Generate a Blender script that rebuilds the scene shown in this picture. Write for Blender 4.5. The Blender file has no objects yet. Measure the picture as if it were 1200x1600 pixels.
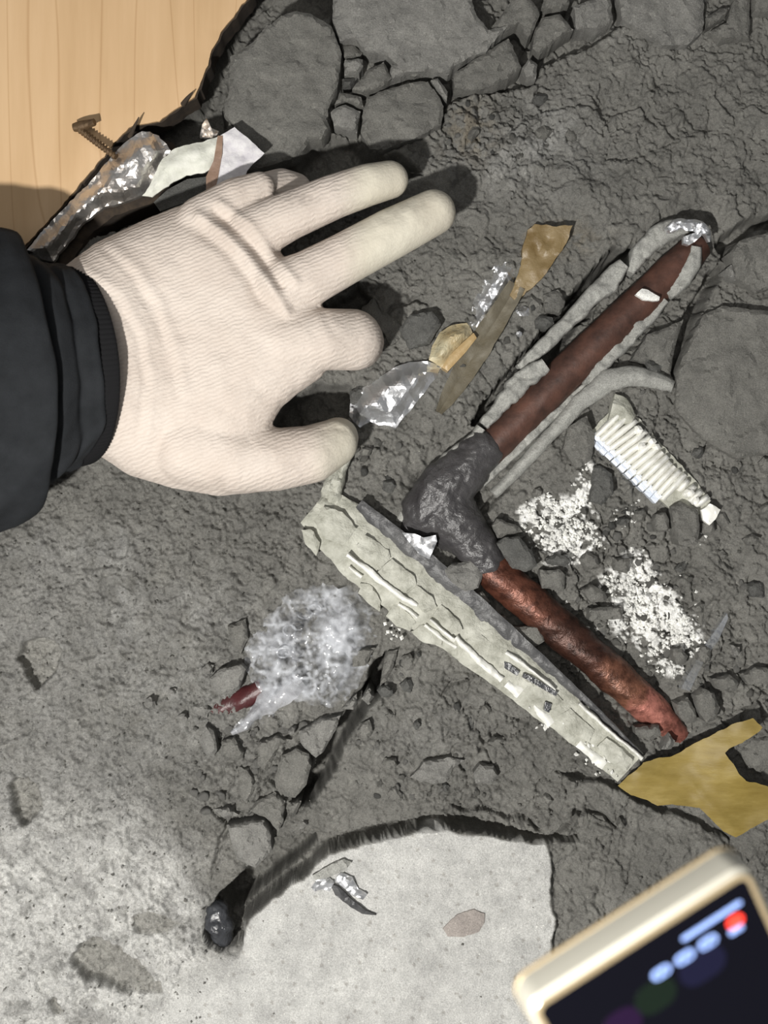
import bpy, math, random
import numpy as np
from mathutils import Vector
from mathutils.geometry import delaunay_2d_cdt

S = bpy.context.scene
COL = S.collection
random.seed(7)
RNG = np.random.default_rng(11)

# ------------------------------------------------------------------ camera, world, lights, exposure
H = 0.80            # camera height above the broken floor
PX = 0.0004         # metres of floor per pixel of a 1200x1600 frame
cam = bpy.data.cameras.new('camera')
cam.sensor_fit = 'VERTICAL'
cam.sensor_height = 32.0
cam.lens = 40.0
cam.clip_start = 0.01
cam.dof.use_dof = True
cam.dof.focus_distance = H - 0.01
cam.dof.aperture_fstop = 6.8
co = bpy.data.objects.new('camera', cam)
co.location = (0, 0, H)
COL.objects.link(co)
S.camera = co

world = bpy.data.worlds.new('room')
S.world = world
world.use_nodes = True
world.node_tree.nodes['Background'].inputs[0].default_value = (0.95, 0.97, 1.0, 1)
world.node_tree.nodes['Background'].inputs[1].default_value = 0.13


def area(name, loc, target, size, power, color):
    l = bpy.data.lights.new(name, 'AREA')
    l.shape = 'DISK'
    l.size = size
    l.energy = power
    l.color = color
    o = bpy.data.objects.new(name, l)
    o.location = loc
    d = Vector(target) - Vector(loc)
    o.rotation_euler = d.to_track_quat('-Z', 'Y').to_euler()
    COL.objects.link(o)
    return o


area('work_torch', (-0.27, -0.33, 0.97), (0.0, -0.02, 0.0), 0.04, 14.0, (1.0, 0.975, 0.93))
area('overhead_fill', (-0.1, 0.15, 2.2), (0, 0, 0), 1.3, 8.0, (1.0, 0.96, 0.90))  # unseen overhead fill, added to soften shadows and give the foil reflections

S.view_settings.view_transform = 'Standard'
S.view_settings.look = 'None'
S.view_settings.exposure = 0.0
S.view_settings.gamma = 1.0
S.view_settings.use_curve_mapping = False


# ------------------------------------------------------------------ maths helpers
def W(px, py, z=0.0):
    """point at height z on the floor map (pixels of the survey grid)"""
    f = PX * (H - z) / H
    return ((px - 600.0) * f, (800.0 - py) * f, z)


def Wn(px, py, z):
    f = PX * (H - z) / H
    return np.stack([(px - 600.0) * f, (800.0 - py) * f, z + 0 * px], -1)


def unW(v):
    f = PX * (H - v[:, 2]) / H
    return v[:, 0] / f + 600.0, 800.0 - v[:, 1] / f


def hsh(ix, iy, seed):
    h = (ix.astype(np.int64) * 374761393 + iy.astype(np.int64) * 668265263 + seed * 1274126177) & 0xFFFFFFFF
    h = ((h ^ (h >> 13)) * 1274126177) & 0xFFFFFFFF
    h = h ^ (h >> 16)
    return (h & 0xFFFFFF) / float(0xFFFFFF)


def vnoise(x, y, seed=0):
    ix, iy = np.floor(x), np.floor(y)
    fx, fy = x - ix, y - iy
    ux, uy = fx * fx * (3 - 2 * fx), fy * fy * (3 - 2 * fy)
    a, b = hsh(ix, iy, seed), hsh(ix + 1, iy, seed)
    c, d = hsh(ix, iy + 1, seed), hsh(ix + 1, iy + 1, seed)
    return (a + (b - a) * ux + (c - a) * uy + (a - b - c + d) * ux * uy) * 2 - 1


def fbm(x, y, seed=0, octv=4, gain=0.5):
    s, a, n = 0, 1.0, 0
    for k in range(octv):
        s = s + a * vnoise(x * 2 ** k + 17.3 * k, y * 2 ** k - 9.1 * k, seed + k)
        n += a
        a *= gain
    return s / n * 1.5


def voro(x, y, seed=0):
    ix, iy = np.floor(x), np.floor(y)
    f1 = np.full(x.shape, 9.0)
    f2 = np.full(x.shape, 9.0)
    cid = np.zeros(x.shape)
    for i in (-1, 0, 1):
        for j in (-1, 0, 1):
            cx, cy = ix + i, iy + j
            d = np.hypot(cx + hsh(cx, cy, seed) - x, cy + hsh(cx, cy, seed + 5) - y)
            near = d < f1
            f2 = np.where(near, f1, np.minimum(f2, d))
            cid = np.where(near, hsh(cx, cy, seed + 9), cid)
            f1 = np.where(near, d, f1)
    return f1, f2, cid


def sst(a, b, x):
    t = np.clip((x - a) / (b - a), 0, 1)
    return t * t * (3 - 2 * t)


def poly_d(x, y, pts, closed=False):
    d = np.full(np.shape(x), 1e9)
    n = len(pts)
    for k in range(n if closed else n - 1):
        ax, ay = pts[k][:2]
        bx, by = pts[(k + 1) % n][:2]
        ex, ey = bx - ax, by - ay
        t = np.clip(((x - ax) * ex + (y - ay) * ey) / (ex * ex + ey * ey + 1e-9), 0, 1)
        d = np.minimum(d, np.hypot(x - ax - t * ex, y - ay - t * ey))
    return d


def poly_in(x, y, pts):
    r = np.zeros(np.shape(x), bool)
    n = len(pts)
    for k in range(n):
        ax, ay = pts[k][:2]
        bx, by = pts[(k + 1) % n][:2]
        if ay == by:
            continue
        r ^= ((ay > y) != (by > y)) & (x < (bx - ax) * (y - ay) / (by - ay) + ax)
    return r


def sdp(x, y, pts):
    """signed distance in pixels, positive inside"""
    d = poly_d(x, y, pts, True)
    return np.where(poly_in(x, y, pts), d, -d)


# ------------------------------------------------------------------ object helpers
def raw_obj(name, verts, faces, mat=None, parent=None, smooth=True, sharp=None):
    me = bpy.data.meshes.new(name)
    me.from_pydata([tuple(map(float, v)) for v in verts], [], [tuple(map(int, f)) for f in faces])
    me.update()
    finish(me, mat, smooth, sharp)
    o = bpy.data.objects.new(name, me)
    COL.objects.link(o)
    if parent:
        o.parent = parent
    return o


def finish(me, mat, smooth=True, sharp=None):
    if mat:
        me.materials.append(mat)
    me.polygons.foreach_set('use_smooth', [smooth] * len(me.polygons))
    if sharp:
        me.set_sharp_from_angle(angle=math.radians(sharp))
    me.update()


def tag(o, label=None, cat=None, group=None, kind=None):
    if label:
        o['label'] = label
    if cat:
        o['category'] = cat
    if group:
        o['group'] = group
    if kind:
        o['kind'] = kind
    return o


def empty(name, loc, label, cat, group=None):
    o = bpy.data.objects.new(name, None)
    o.empty_display_size = 0.02
    COL.objects.link(o)
    # parts are built in world coordinates, so the root stays at the origin of the floor map
    o.location = (0, 0, 0)
    return tag(o, label, cat, group)


def densify(pts, step, jit=0.0, rough=0.0, seed=0):
    out = []
    n = len(pts)
    for k in range(n):
        a, b = pts[k], pts[(k + 1) % n]
        L = math.hypot(b[0] - a[0], b[1] - a[1])
        m = max(1, int(round(L / step)))
        for i in range(m):
            t = i / m
            out.append((a[0] + (b[0] - a[0]) * t, a[1] + (b[1] - a[1]) * t))
    P = np.array(out)
    if jit:
        P = P + jit * np.stack([fbm(P[:, 0] / 9, P[:, 1] / 9, seed, 3), fbm(P[:, 0] / 9 + 50, P[:, 1] / 9, seed, 3)], -1)
    return P


def plate(name, outline, ztop, zbot, step, mat, parent=None, jit=0.0, smooth=True, sharp=38, seed=0, ostep=None, ret=False):
    """closed solid over a pixel outline; ztop/zbot: functions of (px, py, d) giving heights"""
    P = densify(outline, ostep or step, jit, seed=seed)
    nb = len(P)
    x0, y0 = P.min(0)
    x1, y1 = P.max(0)
    gx, gy = np.meshgrid(np.arange(x0, x1, step), np.arange(y0, y1, step * 0.87))
    gx = gx + (np.arange(gx.shape[0]) % 2)[:, None] * step * 0.5
    gx, gy = gx.ravel(), gy.ravel()
    gx = gx + RNG.uniform(-.2, .2, gx.shape) * step
    gy = gy + RNG.uniform(-.2, .2, gy.shape) * step
    pl = [tuple(p) for p in P]
    keep = poly_in(gx, gy, pl) & (poly_d(gx, gy, pl, True) > step * 0.5)
    allp = np.concatenate([P, np.stack([gx[keep], gy[keep]], -1)])
    vs, es, fs, ov, _, _ = delaunay_2d_cdt([Vector((float(a), float(b))) for a, b in allp], [(i, (i + 1) % nb) for i in range(nb)], [], 1, 1e-5)
    V = np.array([(v.x, v.y) for v in vs])
    n = len(V)
    d = poly_d(V[:, 0], V[:, 1], pl, True)
    zt = ztop(V[:, 0], V[:, 1], d) + 0 * d
    top = Wn(V[:, 0], V[:, 1], zt)
    zb = zbot(V[:, 0], V[:, 1], d) if callable(zbot) else np.full(n, zbot)
    zb = np.minimum(zb + 0 * d, zt - 2e-4)
    bot = top.copy()
    bot[:, 2] = zb
    faces = []
    edge = {}
    for f in fs:
        f = list(f)
        a = V[f]
        ar = 0.5 * np.sum(a[:, 0] * np.roll(a[:, 1], -1) - a[:, 1] * np.roll(a[:, 0], -1))
        if ar > 0:
            f = f[::-1]          # pixel y runs down
        faces.append(f)
        faces.append([i + n for i in f[::-1]])
        for i in range(len(f)):
            e = (f[i], f[(i + 1) % len(f)])
            edge[e] = 1
    for (a, b) in edge:
        if (b, a) not in edge:
            faces.append([b, a, a + n, b + n])
    verts = np.concatenate([top, bot])
    if ret:
        return verts, faces
    return raw_obj(name, verts, faces, mat, parent, smooth, sharp)


def resample(pts, step):
    P = np.array(pts, float)
    seg = np.hypot(np.diff(P[:, 0]), np.diff(P[:, 1]))
    t = np.concatenate([[0], np.cumsum(seg)])
    n = max(3, int(t[-1] / step) + 1)
    tt = np.linspace(0, t[-1], n)
    Q = np.stack([np.interp(tt, t, P[:, k]) for k in range(P.shape[1])], -1)
    for _ in range(2):
        Q[1:-1] = 0.25 * Q[:-2] + 0.5 * Q[1:-1] + 0.25 * Q[2:]
    return Q


def strip(name, pts, prof, mat, parent=None, step=4.0, across=14, thick=0.0008, noise=None, ragged=0.0, seed=0, smooth=True, sharp=38):
    """ribbon along (px, py, z, halfwidth px); prof(v in -1..1) lifts it into its cross-section"""
    Q = resample(pts, step)
    n = len(Q)
    T = np.gradient(Q[:, :2], axis=0)
    T /= np.linalg.norm(T, axis=1)[:, None] + 1e-9
    N = np.stack([-T[:, 1], T[:, 0]], -1)
    v = np.linspace(-1, 1, across)
    ex = np.ones((n, across))
    if ragged:
        a = 1 + ragged * fbm(Q[:, 0] / 22, Q[:, 1] / 22, seed, 4)
        b = 1 + ragged * fbm(Q[:, 0] / 22 + 77, Q[:, 1] / 22, seed, 4)
        ex = np.where(v[None, :] < 0, a[:, None], b[:, None])
    x = Q[:, 0:1] + N[:, 0:1] * Q[:, 3:4] * v * ex
    y = Q[:, 1:2] + N[:, 1:2] * Q[:, 3:4] * v * ex
    z = Q[:, 2:3] + prof(v)[None, :]
    if noise is not None:
        z = z + noise(x, y)
    top = Wn(x.ravel(), y.ravel(), z.ravel())
    bot = top.copy()
    bot[:, 2] -= thick
    m = n * across
    F = []
    idx = np.arange(m).reshape(n, across)
    for i in range(n - 1):
        for j in range(across - 1):
            q = (idx[i, j], idx[i + 1, j], idx[i + 1, j + 1], idx[i, j + 1])
            F.append(q)
            F.append(tuple(k + m for k in q[::-1]))
    ring = list(idx[0, :]) + list(idx[1:, -1]) + list(idx[-1, -2::-1]) + list(idx[-2:0:-1, 0])
    for k in range(len(ring)):
        a, b = ring[k], ring[(k + 1) % len(ring)]
        F.append((a, b, b + m, a + m))
    o = raw_obj(name, np.concatenate([top, bot]), F, mat, parent, smooth, sharp)
    fix_normals(o.data)
    return o


def fix_normals(me):
    import bmesh
    b = bmesh.new()
    b.from_mesh(me)
    bmesh.ops.recalc_face_normals(b, faces=b.faces)
    b.to_mesh(me)
    b.free()


def tube(name, pts, mat, parent=None, seg=20, noise=0.0, sub=6, seed=0, rmod=None, smooth=True):
    """tube along world points (x, y, z, r)"""
    P = np.array(pts, float)
    seglen = np.linalg.norm(np.diff(P[:, :3], axis=0), axis=1)
    t = np.concatenate([[0], np.cumsum(seglen)])
    n = (len(P) - 1) * sub + 1
    tt = np.linspace(0, t[-1], n)
    Q = np.stack([np.interp(tt, t, P[:, k]) for k in range(4)], -1)
    for _ in range(2):
        Q[1:-1] = 0.25 * Q[:-2] + 0.5 * Q[1:-1] + 0.25 * Q[2:]
    T = np.gradient(Q[:, :3], axis=0)
    T /= np.linalg.norm(T, axis=1)[:, None]
    up = np.array([0, 0, 1.0])
    if abs(T[0] @ up) > 0.9:
        up = np.array([1.0, 0, 0])
    A = np.cross(T, up)
    A /= np.linalg.norm(A, axis=1)[:, None]
    B = np.cross(A, T)
    th = np.linspace(0, 2 * np.pi, seg, endpoint=False)
    r = Q[:, 3:4] * np.ones((1, seg))
    if rmod is not None:
        r = r * rmod(tt[:, None], th[None, :])
    if noise:
        r = r * (1 + noise * fbm(np.cos(th)[None, :] * 1.6 + tt[:, None] * 90, np.sin(th)[None, :] * 1.6 + tt[:, None] * 60, seed, 4))
    V = Q[:, None, :3] + r[..., None] * (A[:, None, :] * np.cos(th)[None, :, None] + B[:, None, :] * np.sin(th)[None, :, None])
    V = V.reshape(-1, 3)
    F = []
    for i in range(n - 1):
        for j in range(seg):
            a, b = i * seg + j, i * seg + (j + 1) % seg
            F.append((a, b, b + seg, a + seg))
    F.append(tuple(range(seg))[::-1])
    F.append(tuple(range((n - 1) * seg, n * seg)))
    o = raw_obj(name, V, F, mat, parent, smooth, 50)
    fix_normals(o.data)
    return o


def balls(chain):
    """vertices and faces of overlapping spheres along a chain of world (x, y, z, r)"""
    V, F = [], []
    P = np.array(chain, float)
    pts = []
    for k in range(len(P) - 1):
        L = np.linalg.norm(P[k + 1, :3] - P[k, :3])
        m = max(1, int(L / (0.22 * min(P[k, 3], P[k + 1, 3]))))
        for i in range(m):
            pts.append(P[k] + (P[k + 1] - P[k]) * i / m)
    pts.append(P[-1])
    nu, nv = 18, 10
    for p in pts:
        b = len(V)
        V.append((p[0], p[1], p[2] + p[3]))
        for i in range(1, nv):
            ph = math.pi * i / nv
            for j in range(nu):
                a = 2 * math.pi * j / nu
                V.append((p[0] + p[3] * math.sin(ph) * math.cos(a), p[1] + p[3] * math.sin(ph) * math.sin(a), p[2] + p[3] * math.cos(ph)))
        V.append((p[0], p[1], p[2] - p[3]))
        for j in range(nu):
            F.append((b, b + 1 + j, b + 1 + (j + 1) % nu))
            F.append((b + 1 + (nv - 1) * nu, b + 1 + (nv - 2) * nu + (j + 1) % nu, b + 1 + (nv - 2) * nu + j))
        for i in range(nv - 2):
            for j in range(nu):
                a0 = b + 1 + i * nu + j
                a1 = b + 1 + i * nu + (j + 1) % nu
                F.append((a0, a0 + nu, a1 + nu, a1))
    return V, F


def fuse(name, solids, voxel, iters, mat, parent=None, edit=None):
    """one continuous skin over a set of overlapping closed solids"""
    V, F = [], []
    for v, f in solids:
        b = len(V)
        V += [tuple(map(float, p)) for p in v]
        F += [tuple(int(i) + b for i in q) for q in f]
    me = bpy.data.meshes.new('tmp')
    me.from_pydata(V, [], F)
    o = bpy.data.objects.new('tmp', me)
    COL.objects.link(o)
    m = o.modifiers.new('r', 'REMESH')
    m.mode = 'VOXEL'
    m.voxel_size = voxel
    s = o.modifiers.new('s', 'SMOOTH')
    s.iterations = iters
    s.factor = 0.5
    dg = bpy.context.evaluated_depsgraph_get()
    dg.update()
    me2 = bpy.data.meshes.new_from_object(o.evaluated_get(dg))
    bpy.data.objects.remove(o)
    bpy.data.meshes.remove(me)
    me2.name = name
    if edit:
        n = len(me2.vertices)
        c = np.empty(n * 3)
        nn = np.empty(n * 3)
        me2.vertices.foreach_get('co', c)
        me2.vertices.foreach_get('normal', nn)
        c = edit(c.reshape(-1, 3), nn.reshape(-1, 3))
        me2.vertices.foreach_set('co', c.ravel())
    me2.materials.clear()
    finish(me2, mat, True)
    o = bpy.data.objects.new(name, me2)
    COL.objects.link(o)
    if parent:
        o.parent = parent
    return o


# ------------------------------------------------------------------ materials
class N:
    def __init__(self, name):
        self.m = bpy.data.materials.new(name)
        self.m.use_nodes = True
        self.t = self.m.node_tree
        self.b = self.t.nodes['Principled BSDF']
        self.out = self.t.nodes['Material Output']

    def n(self, typ, **kw):
        x = self.t.nodes.new(typ)
        for k, v in kw.items():
            if k.startswith('i_'):
                x.inputs[k[2:].replace('_', ' ')].default_value = v
            else:
                setattr(x, k, v)
        return x

    def l(self, a, b):
        self.t.links.new(a, b)

    def coord(self):
        return self.n('ShaderNodeTexCoord').outputs['Object']

    def noise(self, scale, detail=4, rough=0.6, co=None):
        x = self.n('ShaderNodeTexNoise', i_Scale=scale, i_Detail=detail, i_Roughness=rough)
        self.l(co or self.coord(), x.inputs['Vector'])
        return x.outputs['Fac']

    def ramp(self, fac, stops):
        r = self.n('ShaderNodeValToRGB')
        e = r.color_ramp.elements
        while len(e) < len(stops):
            e.new(0.5)
        for k, (p, c) in enumerate(stops):
            e[k].position = p
            e[k].color = (*c, 1) if len(c) == 3 else c
        self.l(fac, r.inputs[0])
        return r.outputs[0]

    def bump(self, h, dist, strength=1.0, prev=None):
        b = self.n('ShaderNodeBump', i_Distance=dist, i_Strength=strength)
        self.l(h, b.inputs['Height'])
        if prev:
            self.l(prev, b.inputs['Normal'])
        return b.outputs[0]

    def mul(self, a, b, fac=1.0, mode='MULTIPLY'):
        m = self.n('ShaderNodeMix', data_type='RGBA', blend_type=mode)
        m.inputs[0].default_value = fac
        for s, i in ((a, 6), (b, 7)):
            if isinstance(s, tuple):
                m.inputs[i].default_value = (*s, 1)
            else:
                self.l(s, m.inputs[i])
        return m.outputs[2]


def mat_rock(name, color, attr=False, bumpd=0.0006):
    k = N(name)
    c = k.coord()
    if attr:
        a = k.n('ShaderNodeAttribute', attribute_name='albedo').outputs['Color']
    else:
        a = color
    mott = k.ramp(k.noise(70, 6, .65, c), [(0.25, (.72, .72, .72)), (0.75, (1.25, 1.25, 1.24))])
    grain = k.ramp(k.noise(1100, 3, .7, c), [(0.3, (.72, .72, .72)), (0.68, (1.25, 1.25, 1.25))])
    spark = k.ramp(k.noise(620, 2, .5, c), [(0.69, (1, 1, 1)), (0.80, (1.9, 1.9, 1.85))])
    col = k.mul(k.mul(k.mul(a, mott), grain), spark)
    k.l(col, k.b.inputs['Base Color'])
    k.b.inputs['Roughness'].default_value = 0.93
    k.b.inputs['Specular IOR Level'].default_value = 0.25
    n1 = k.bump(k.noise(420, 5, .72, c), bumpd * 2.2, .8)
    n2 = k.bump(k.noise(1500, 2, .6, c), bumpd * .7, .7, n1)
    k.l(n2, k.b.inputs['Normal'])
    return k.m


def mat_simple(name, color, rough=0.5, metal=0.0, noise=None, bump=None, spec=0.5, color2=None, cscale=60):
    k = N(name)
    c = k.coord()
    if color2:
        col = k.ramp(k.noise(cscale, 6, .65, c), [(0.32, color), (0.68, color2)])
        k.l(col, k.b.inputs['Base Color'])
    else:
        k.b.inputs['Base Color'].default_value = (*color, 1)
    k.b.inputs['Roughness'].default_value = rough
    k.b.inputs['Metallic'].default_value = metal
    k.b.inputs['Specular IOR Level'].default_value = spec
    if bump:
        k.l(k.bump(k.noise(bump[0], 4, .65, c), bump[1], bump[2] if len(bump) > 2 else 1.0), k.b.inputs['Normal'])
    return k.m


def mat_wood():
    k = N('wood_laminate')
    c = k.coord()
    mp = k.n('ShaderNodeMapping')
    mp.inputs['Scale'].default_value = (60, 5.0, 20)
    mp.inputs['Rotation'].default_value = (0, 0, math.radians(-4))
    k.l(c, mp.inputs['Vector'])
    f = k.noise(1.0, 5, .6, mp.outputs[0])
    col = k.ramp(f, [(0.3, (.52, .345, .185)), (0.5, (.57, .385, .215)), (0.72, (.62, .43, .25))])
    mp2 = k.n('ShaderNodeMapping')
    mp2.inputs['Scale'].default_value = (34, 2.2, 10)
    mp2.inputs['Rotation'].default_value = (0, 0, math.radians(-7))
    k.l(c, mp2.inputs['Vector'])
    g = k.n('ShaderNodeTexNoise', i_Scale=1.0, i_Detail=1.5, i_Roughness=.4, i_Distortion=.35)
    k.l(mp2.outputs[0], g.inputs['Vector'])
    band = k.n('ShaderNodeMath', operation='PINGPONG')
    band.inputs[1].default_value = 0.075
    k.l(g.outputs['Fac'], band.inputs[0])
    lines = k.ramp(band.outputs[0], [(0.0, (.66, .55, .42)), (0.012, (1, 1, 1))])
    k.l(k.mul(col, lines, .5), k.b.inputs['Base Color'])
    k.b.inputs['Roughness'].default_value = 0.5
    k.b.inputs['Specular IOR Level'].default_value = 0.3
    return k.m


def mat_glove():
    k = N('white_knit')
    c = k.coord()
    a = k.n('ShaderNodeAttribute', attribute_name='albedo').outputs['Color']
    tone = k.ramp(k.noise(30, 5, .6, c), [(0.3, (.90, .87, .84)), (0.65, (1.03, 1.02, 1.0))])
    coat = k.n('ShaderNodeAttribute', attribute_name='knit').outputs['Fac']
    mp = k.n('ShaderNodeMapping')
    mp.inputs['Rotation'].default_value = (0, 0, math.radians(68))
    k.l(c, mp.inputs['Vector'])
    w = k.n('ShaderNodeTexWave', i_Scale=135.0, i_Distortion=5.0, i_Detail=3.0, i_Detail_Scale=1.4)
    k.l(mp.outputs[0], w.inputs['Vector'])
    rib = k.ramp(w.outputs['Fac'], [(0.0, (.93, .92, .91)), (0.5, (1, 1, 1))])
    mx = k.n('ShaderNodeMix', data_type='RGBA')
    k.l(coat, mx.inputs[0])
    mx.inputs[6].default_value = (1, 1, 1, 1)
    k.l(rib, mx.inputs[7])
    k.l(k.mul(k.mul(a, tone), mx.outputs[2]), k.b.inputs['Base Color'])
    k.b.inputs['Roughness'].default_value = 0.85
    k.b.inputs['Specular IOR Level'].default_value = 0.2
    hh = k.n('ShaderNodeMath', operation='MULTIPLY')
    k.l(w.outputs['Fac'], hh.inputs[0])
    k.l(coat, hh.inputs[1])
    n1 = k.bump(hh.outputs[0], 0.0003, .8)
    n2 = k.bump(k.noise(500, 3, .6, c), 0.0005, .6, n1)
    k.l(n2, k.b.inputs['Normal'])
    return k.m


def mat_film(name, tint, alpha_lo, alpha_hi, scale):
    """milky thin plastic film: clear where thin, cloudy where creased"""
    k = N(name)
    c = k.coord()
    k.b.inputs['Base Color'].default_value = (*tint, 1)
    k.b.inputs['Roughness'].default_value = 0.10
    k.b.inputs['Specular IOR Level'].default_value = 0.8
    f = k.n('ShaderNodeMapRange')
    f.inputs['From Min'].default_value = 0.38
    f.inputs['From Max'].default_value = 0.66
    f.inputs['To Min'].default_value = alpha_lo
    f.inputs['To Max'].default_value = alpha_hi
    k.l(k.noise(scale, 5, .6, c), f.inputs['Value'])
    k.l(f.outputs[0], k.b.inputs['Alpha'])
    k.l(k.bump(k.noise(130, 3, .5, c), .0010, .7), k.b.inputs['Normal'])
    return k.m


def mat_bubble():
    """clear crinkled film, milky along its creases (milk: per-vertex cloudiness)"""
    k = N('bubble_film')
    c = k.coord()
    k.b.inputs['Base Color'].default_value = (.66, .68, .72, 1)
    k.b.inputs['Roughness'].default_value = .10
    k.b.inputs['Specular IOR Level'].default_value = .9
    a = k.n('ShaderNodeAttribute', attribute_name='milk').outputs['Fac']
    k.l(a, k.b.inputs['Alpha'])
    k.l(k.bump(k.noise(150, 3, .5, c), .0008, .6), k.b.inputs['Normal'])
    return k.m


def mat_lower_copper():
    """patina along the lower leg: brown by the elbow, dark in the middle, scraped pink at the end"""
    k = N('lower_copper')
    c = k.coord()
    sep = k.n('ShaderNodeSeparateXYZ')
    k.l(c, sep.inputs[0])
    d = k.n('ShaderNodeMath', operation='SUBTRACT')
    k.l(sep.outputs['X'], d.inputs[0])
    k.l(sep.outputs['Y'], d.inputs[1])
    mr = k.n('ShaderNodeMapRange')
    mr.inputs['From Min'].default_value = .106
    mr.inputs['From Max'].default_value = .325
    k.l(d.outputs[0], mr.inputs['Value'])
    nz = k.noise(55, 5, .65, c)
    ad = k.n('ShaderNodeMath', operation='MULTIPLY_ADD')
    ad.inputs[1].default_value = .5
    k.l(nz, ad.inputs[0])
    k.l(mr.outputs[0], ad.inputs[2])
    sub = k.n('ShaderNodeMath', operation='SUBTRACT')
    sub.inputs[1].default_value = .25
    k.l(ad.outputs[0], sub.inputs[0])
    base = k.ramp(sub.outputs[0], [(0.0, (.13, .048, .030)), (.18, (.15, .056, .035)), (.34, (.060, .028, .020)), (.55, (.075, .030, .020)), (.70, (.25, .11, .068)), (.82, (.52, .205, .16)), (1.0, (.34, .13, .10))])
    spot = k.ramp(k.noise(140, 5, .7, c), [(.38, (.30, .28, .27)), (.55, (1, 1, 1))])
    k.l(k.mul(base, spot, .8), k.b.inputs['Base Color'])
    k.b.inputs['Metallic'].default_value = .45
    k.b.inputs['Roughness'].default_value = .40
    k.l(k.bump(k.noise(230, 4, .65, c), .0009, .9), k.b.inputs['Normal'])
    return k.m


def mat_paper():
    k = N('ochre_paper')
    c = k.coord()
    mp = k.n('ShaderNodeMapping')
    mp.inputs['Scale'].default_value = (40, 160, 40)
    mp.inputs['Rotation'].default_value = (0, 0, math.radians(12))
    k.l(c, mp.inputs['Vector'])
    f = k.noise(1.0, 6, .7, mp.outputs[0])
    a = k.ramp(f, [(0.3, (.195, .138, .032)), (0.55, (.245, .180, .048)), (0.75, (.31, .235, .075))])
    m = k.ramp(k.noise(28, 4, .6, c), [(0.3, (.85, .85, .85)), (0.7, (1.1, 1.1, 1.1))])
    k.l(k.mul(a, m), k.b.inputs['Base Color'])
    k.b.inputs['Roughness'].default_value = .5
    k.b.inputs['Specular IOR Level'].default_value = .3
    k.l(k.bump(f, .0006, .6), k.b.inputs['Normal'])
    return k.m


def mat_emit(name, color, strength):
    k = N(name)
    k.b.inputs['Base Color'].default_value = (*color, 1)
    k.b.inputs['Emission Color'].default_value = (*color, 1)
    k.b.inputs['Emission Strength'].default_value = strength
    k.b.inputs['Roughness'].default_value = 0.2
    return k.m


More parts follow.
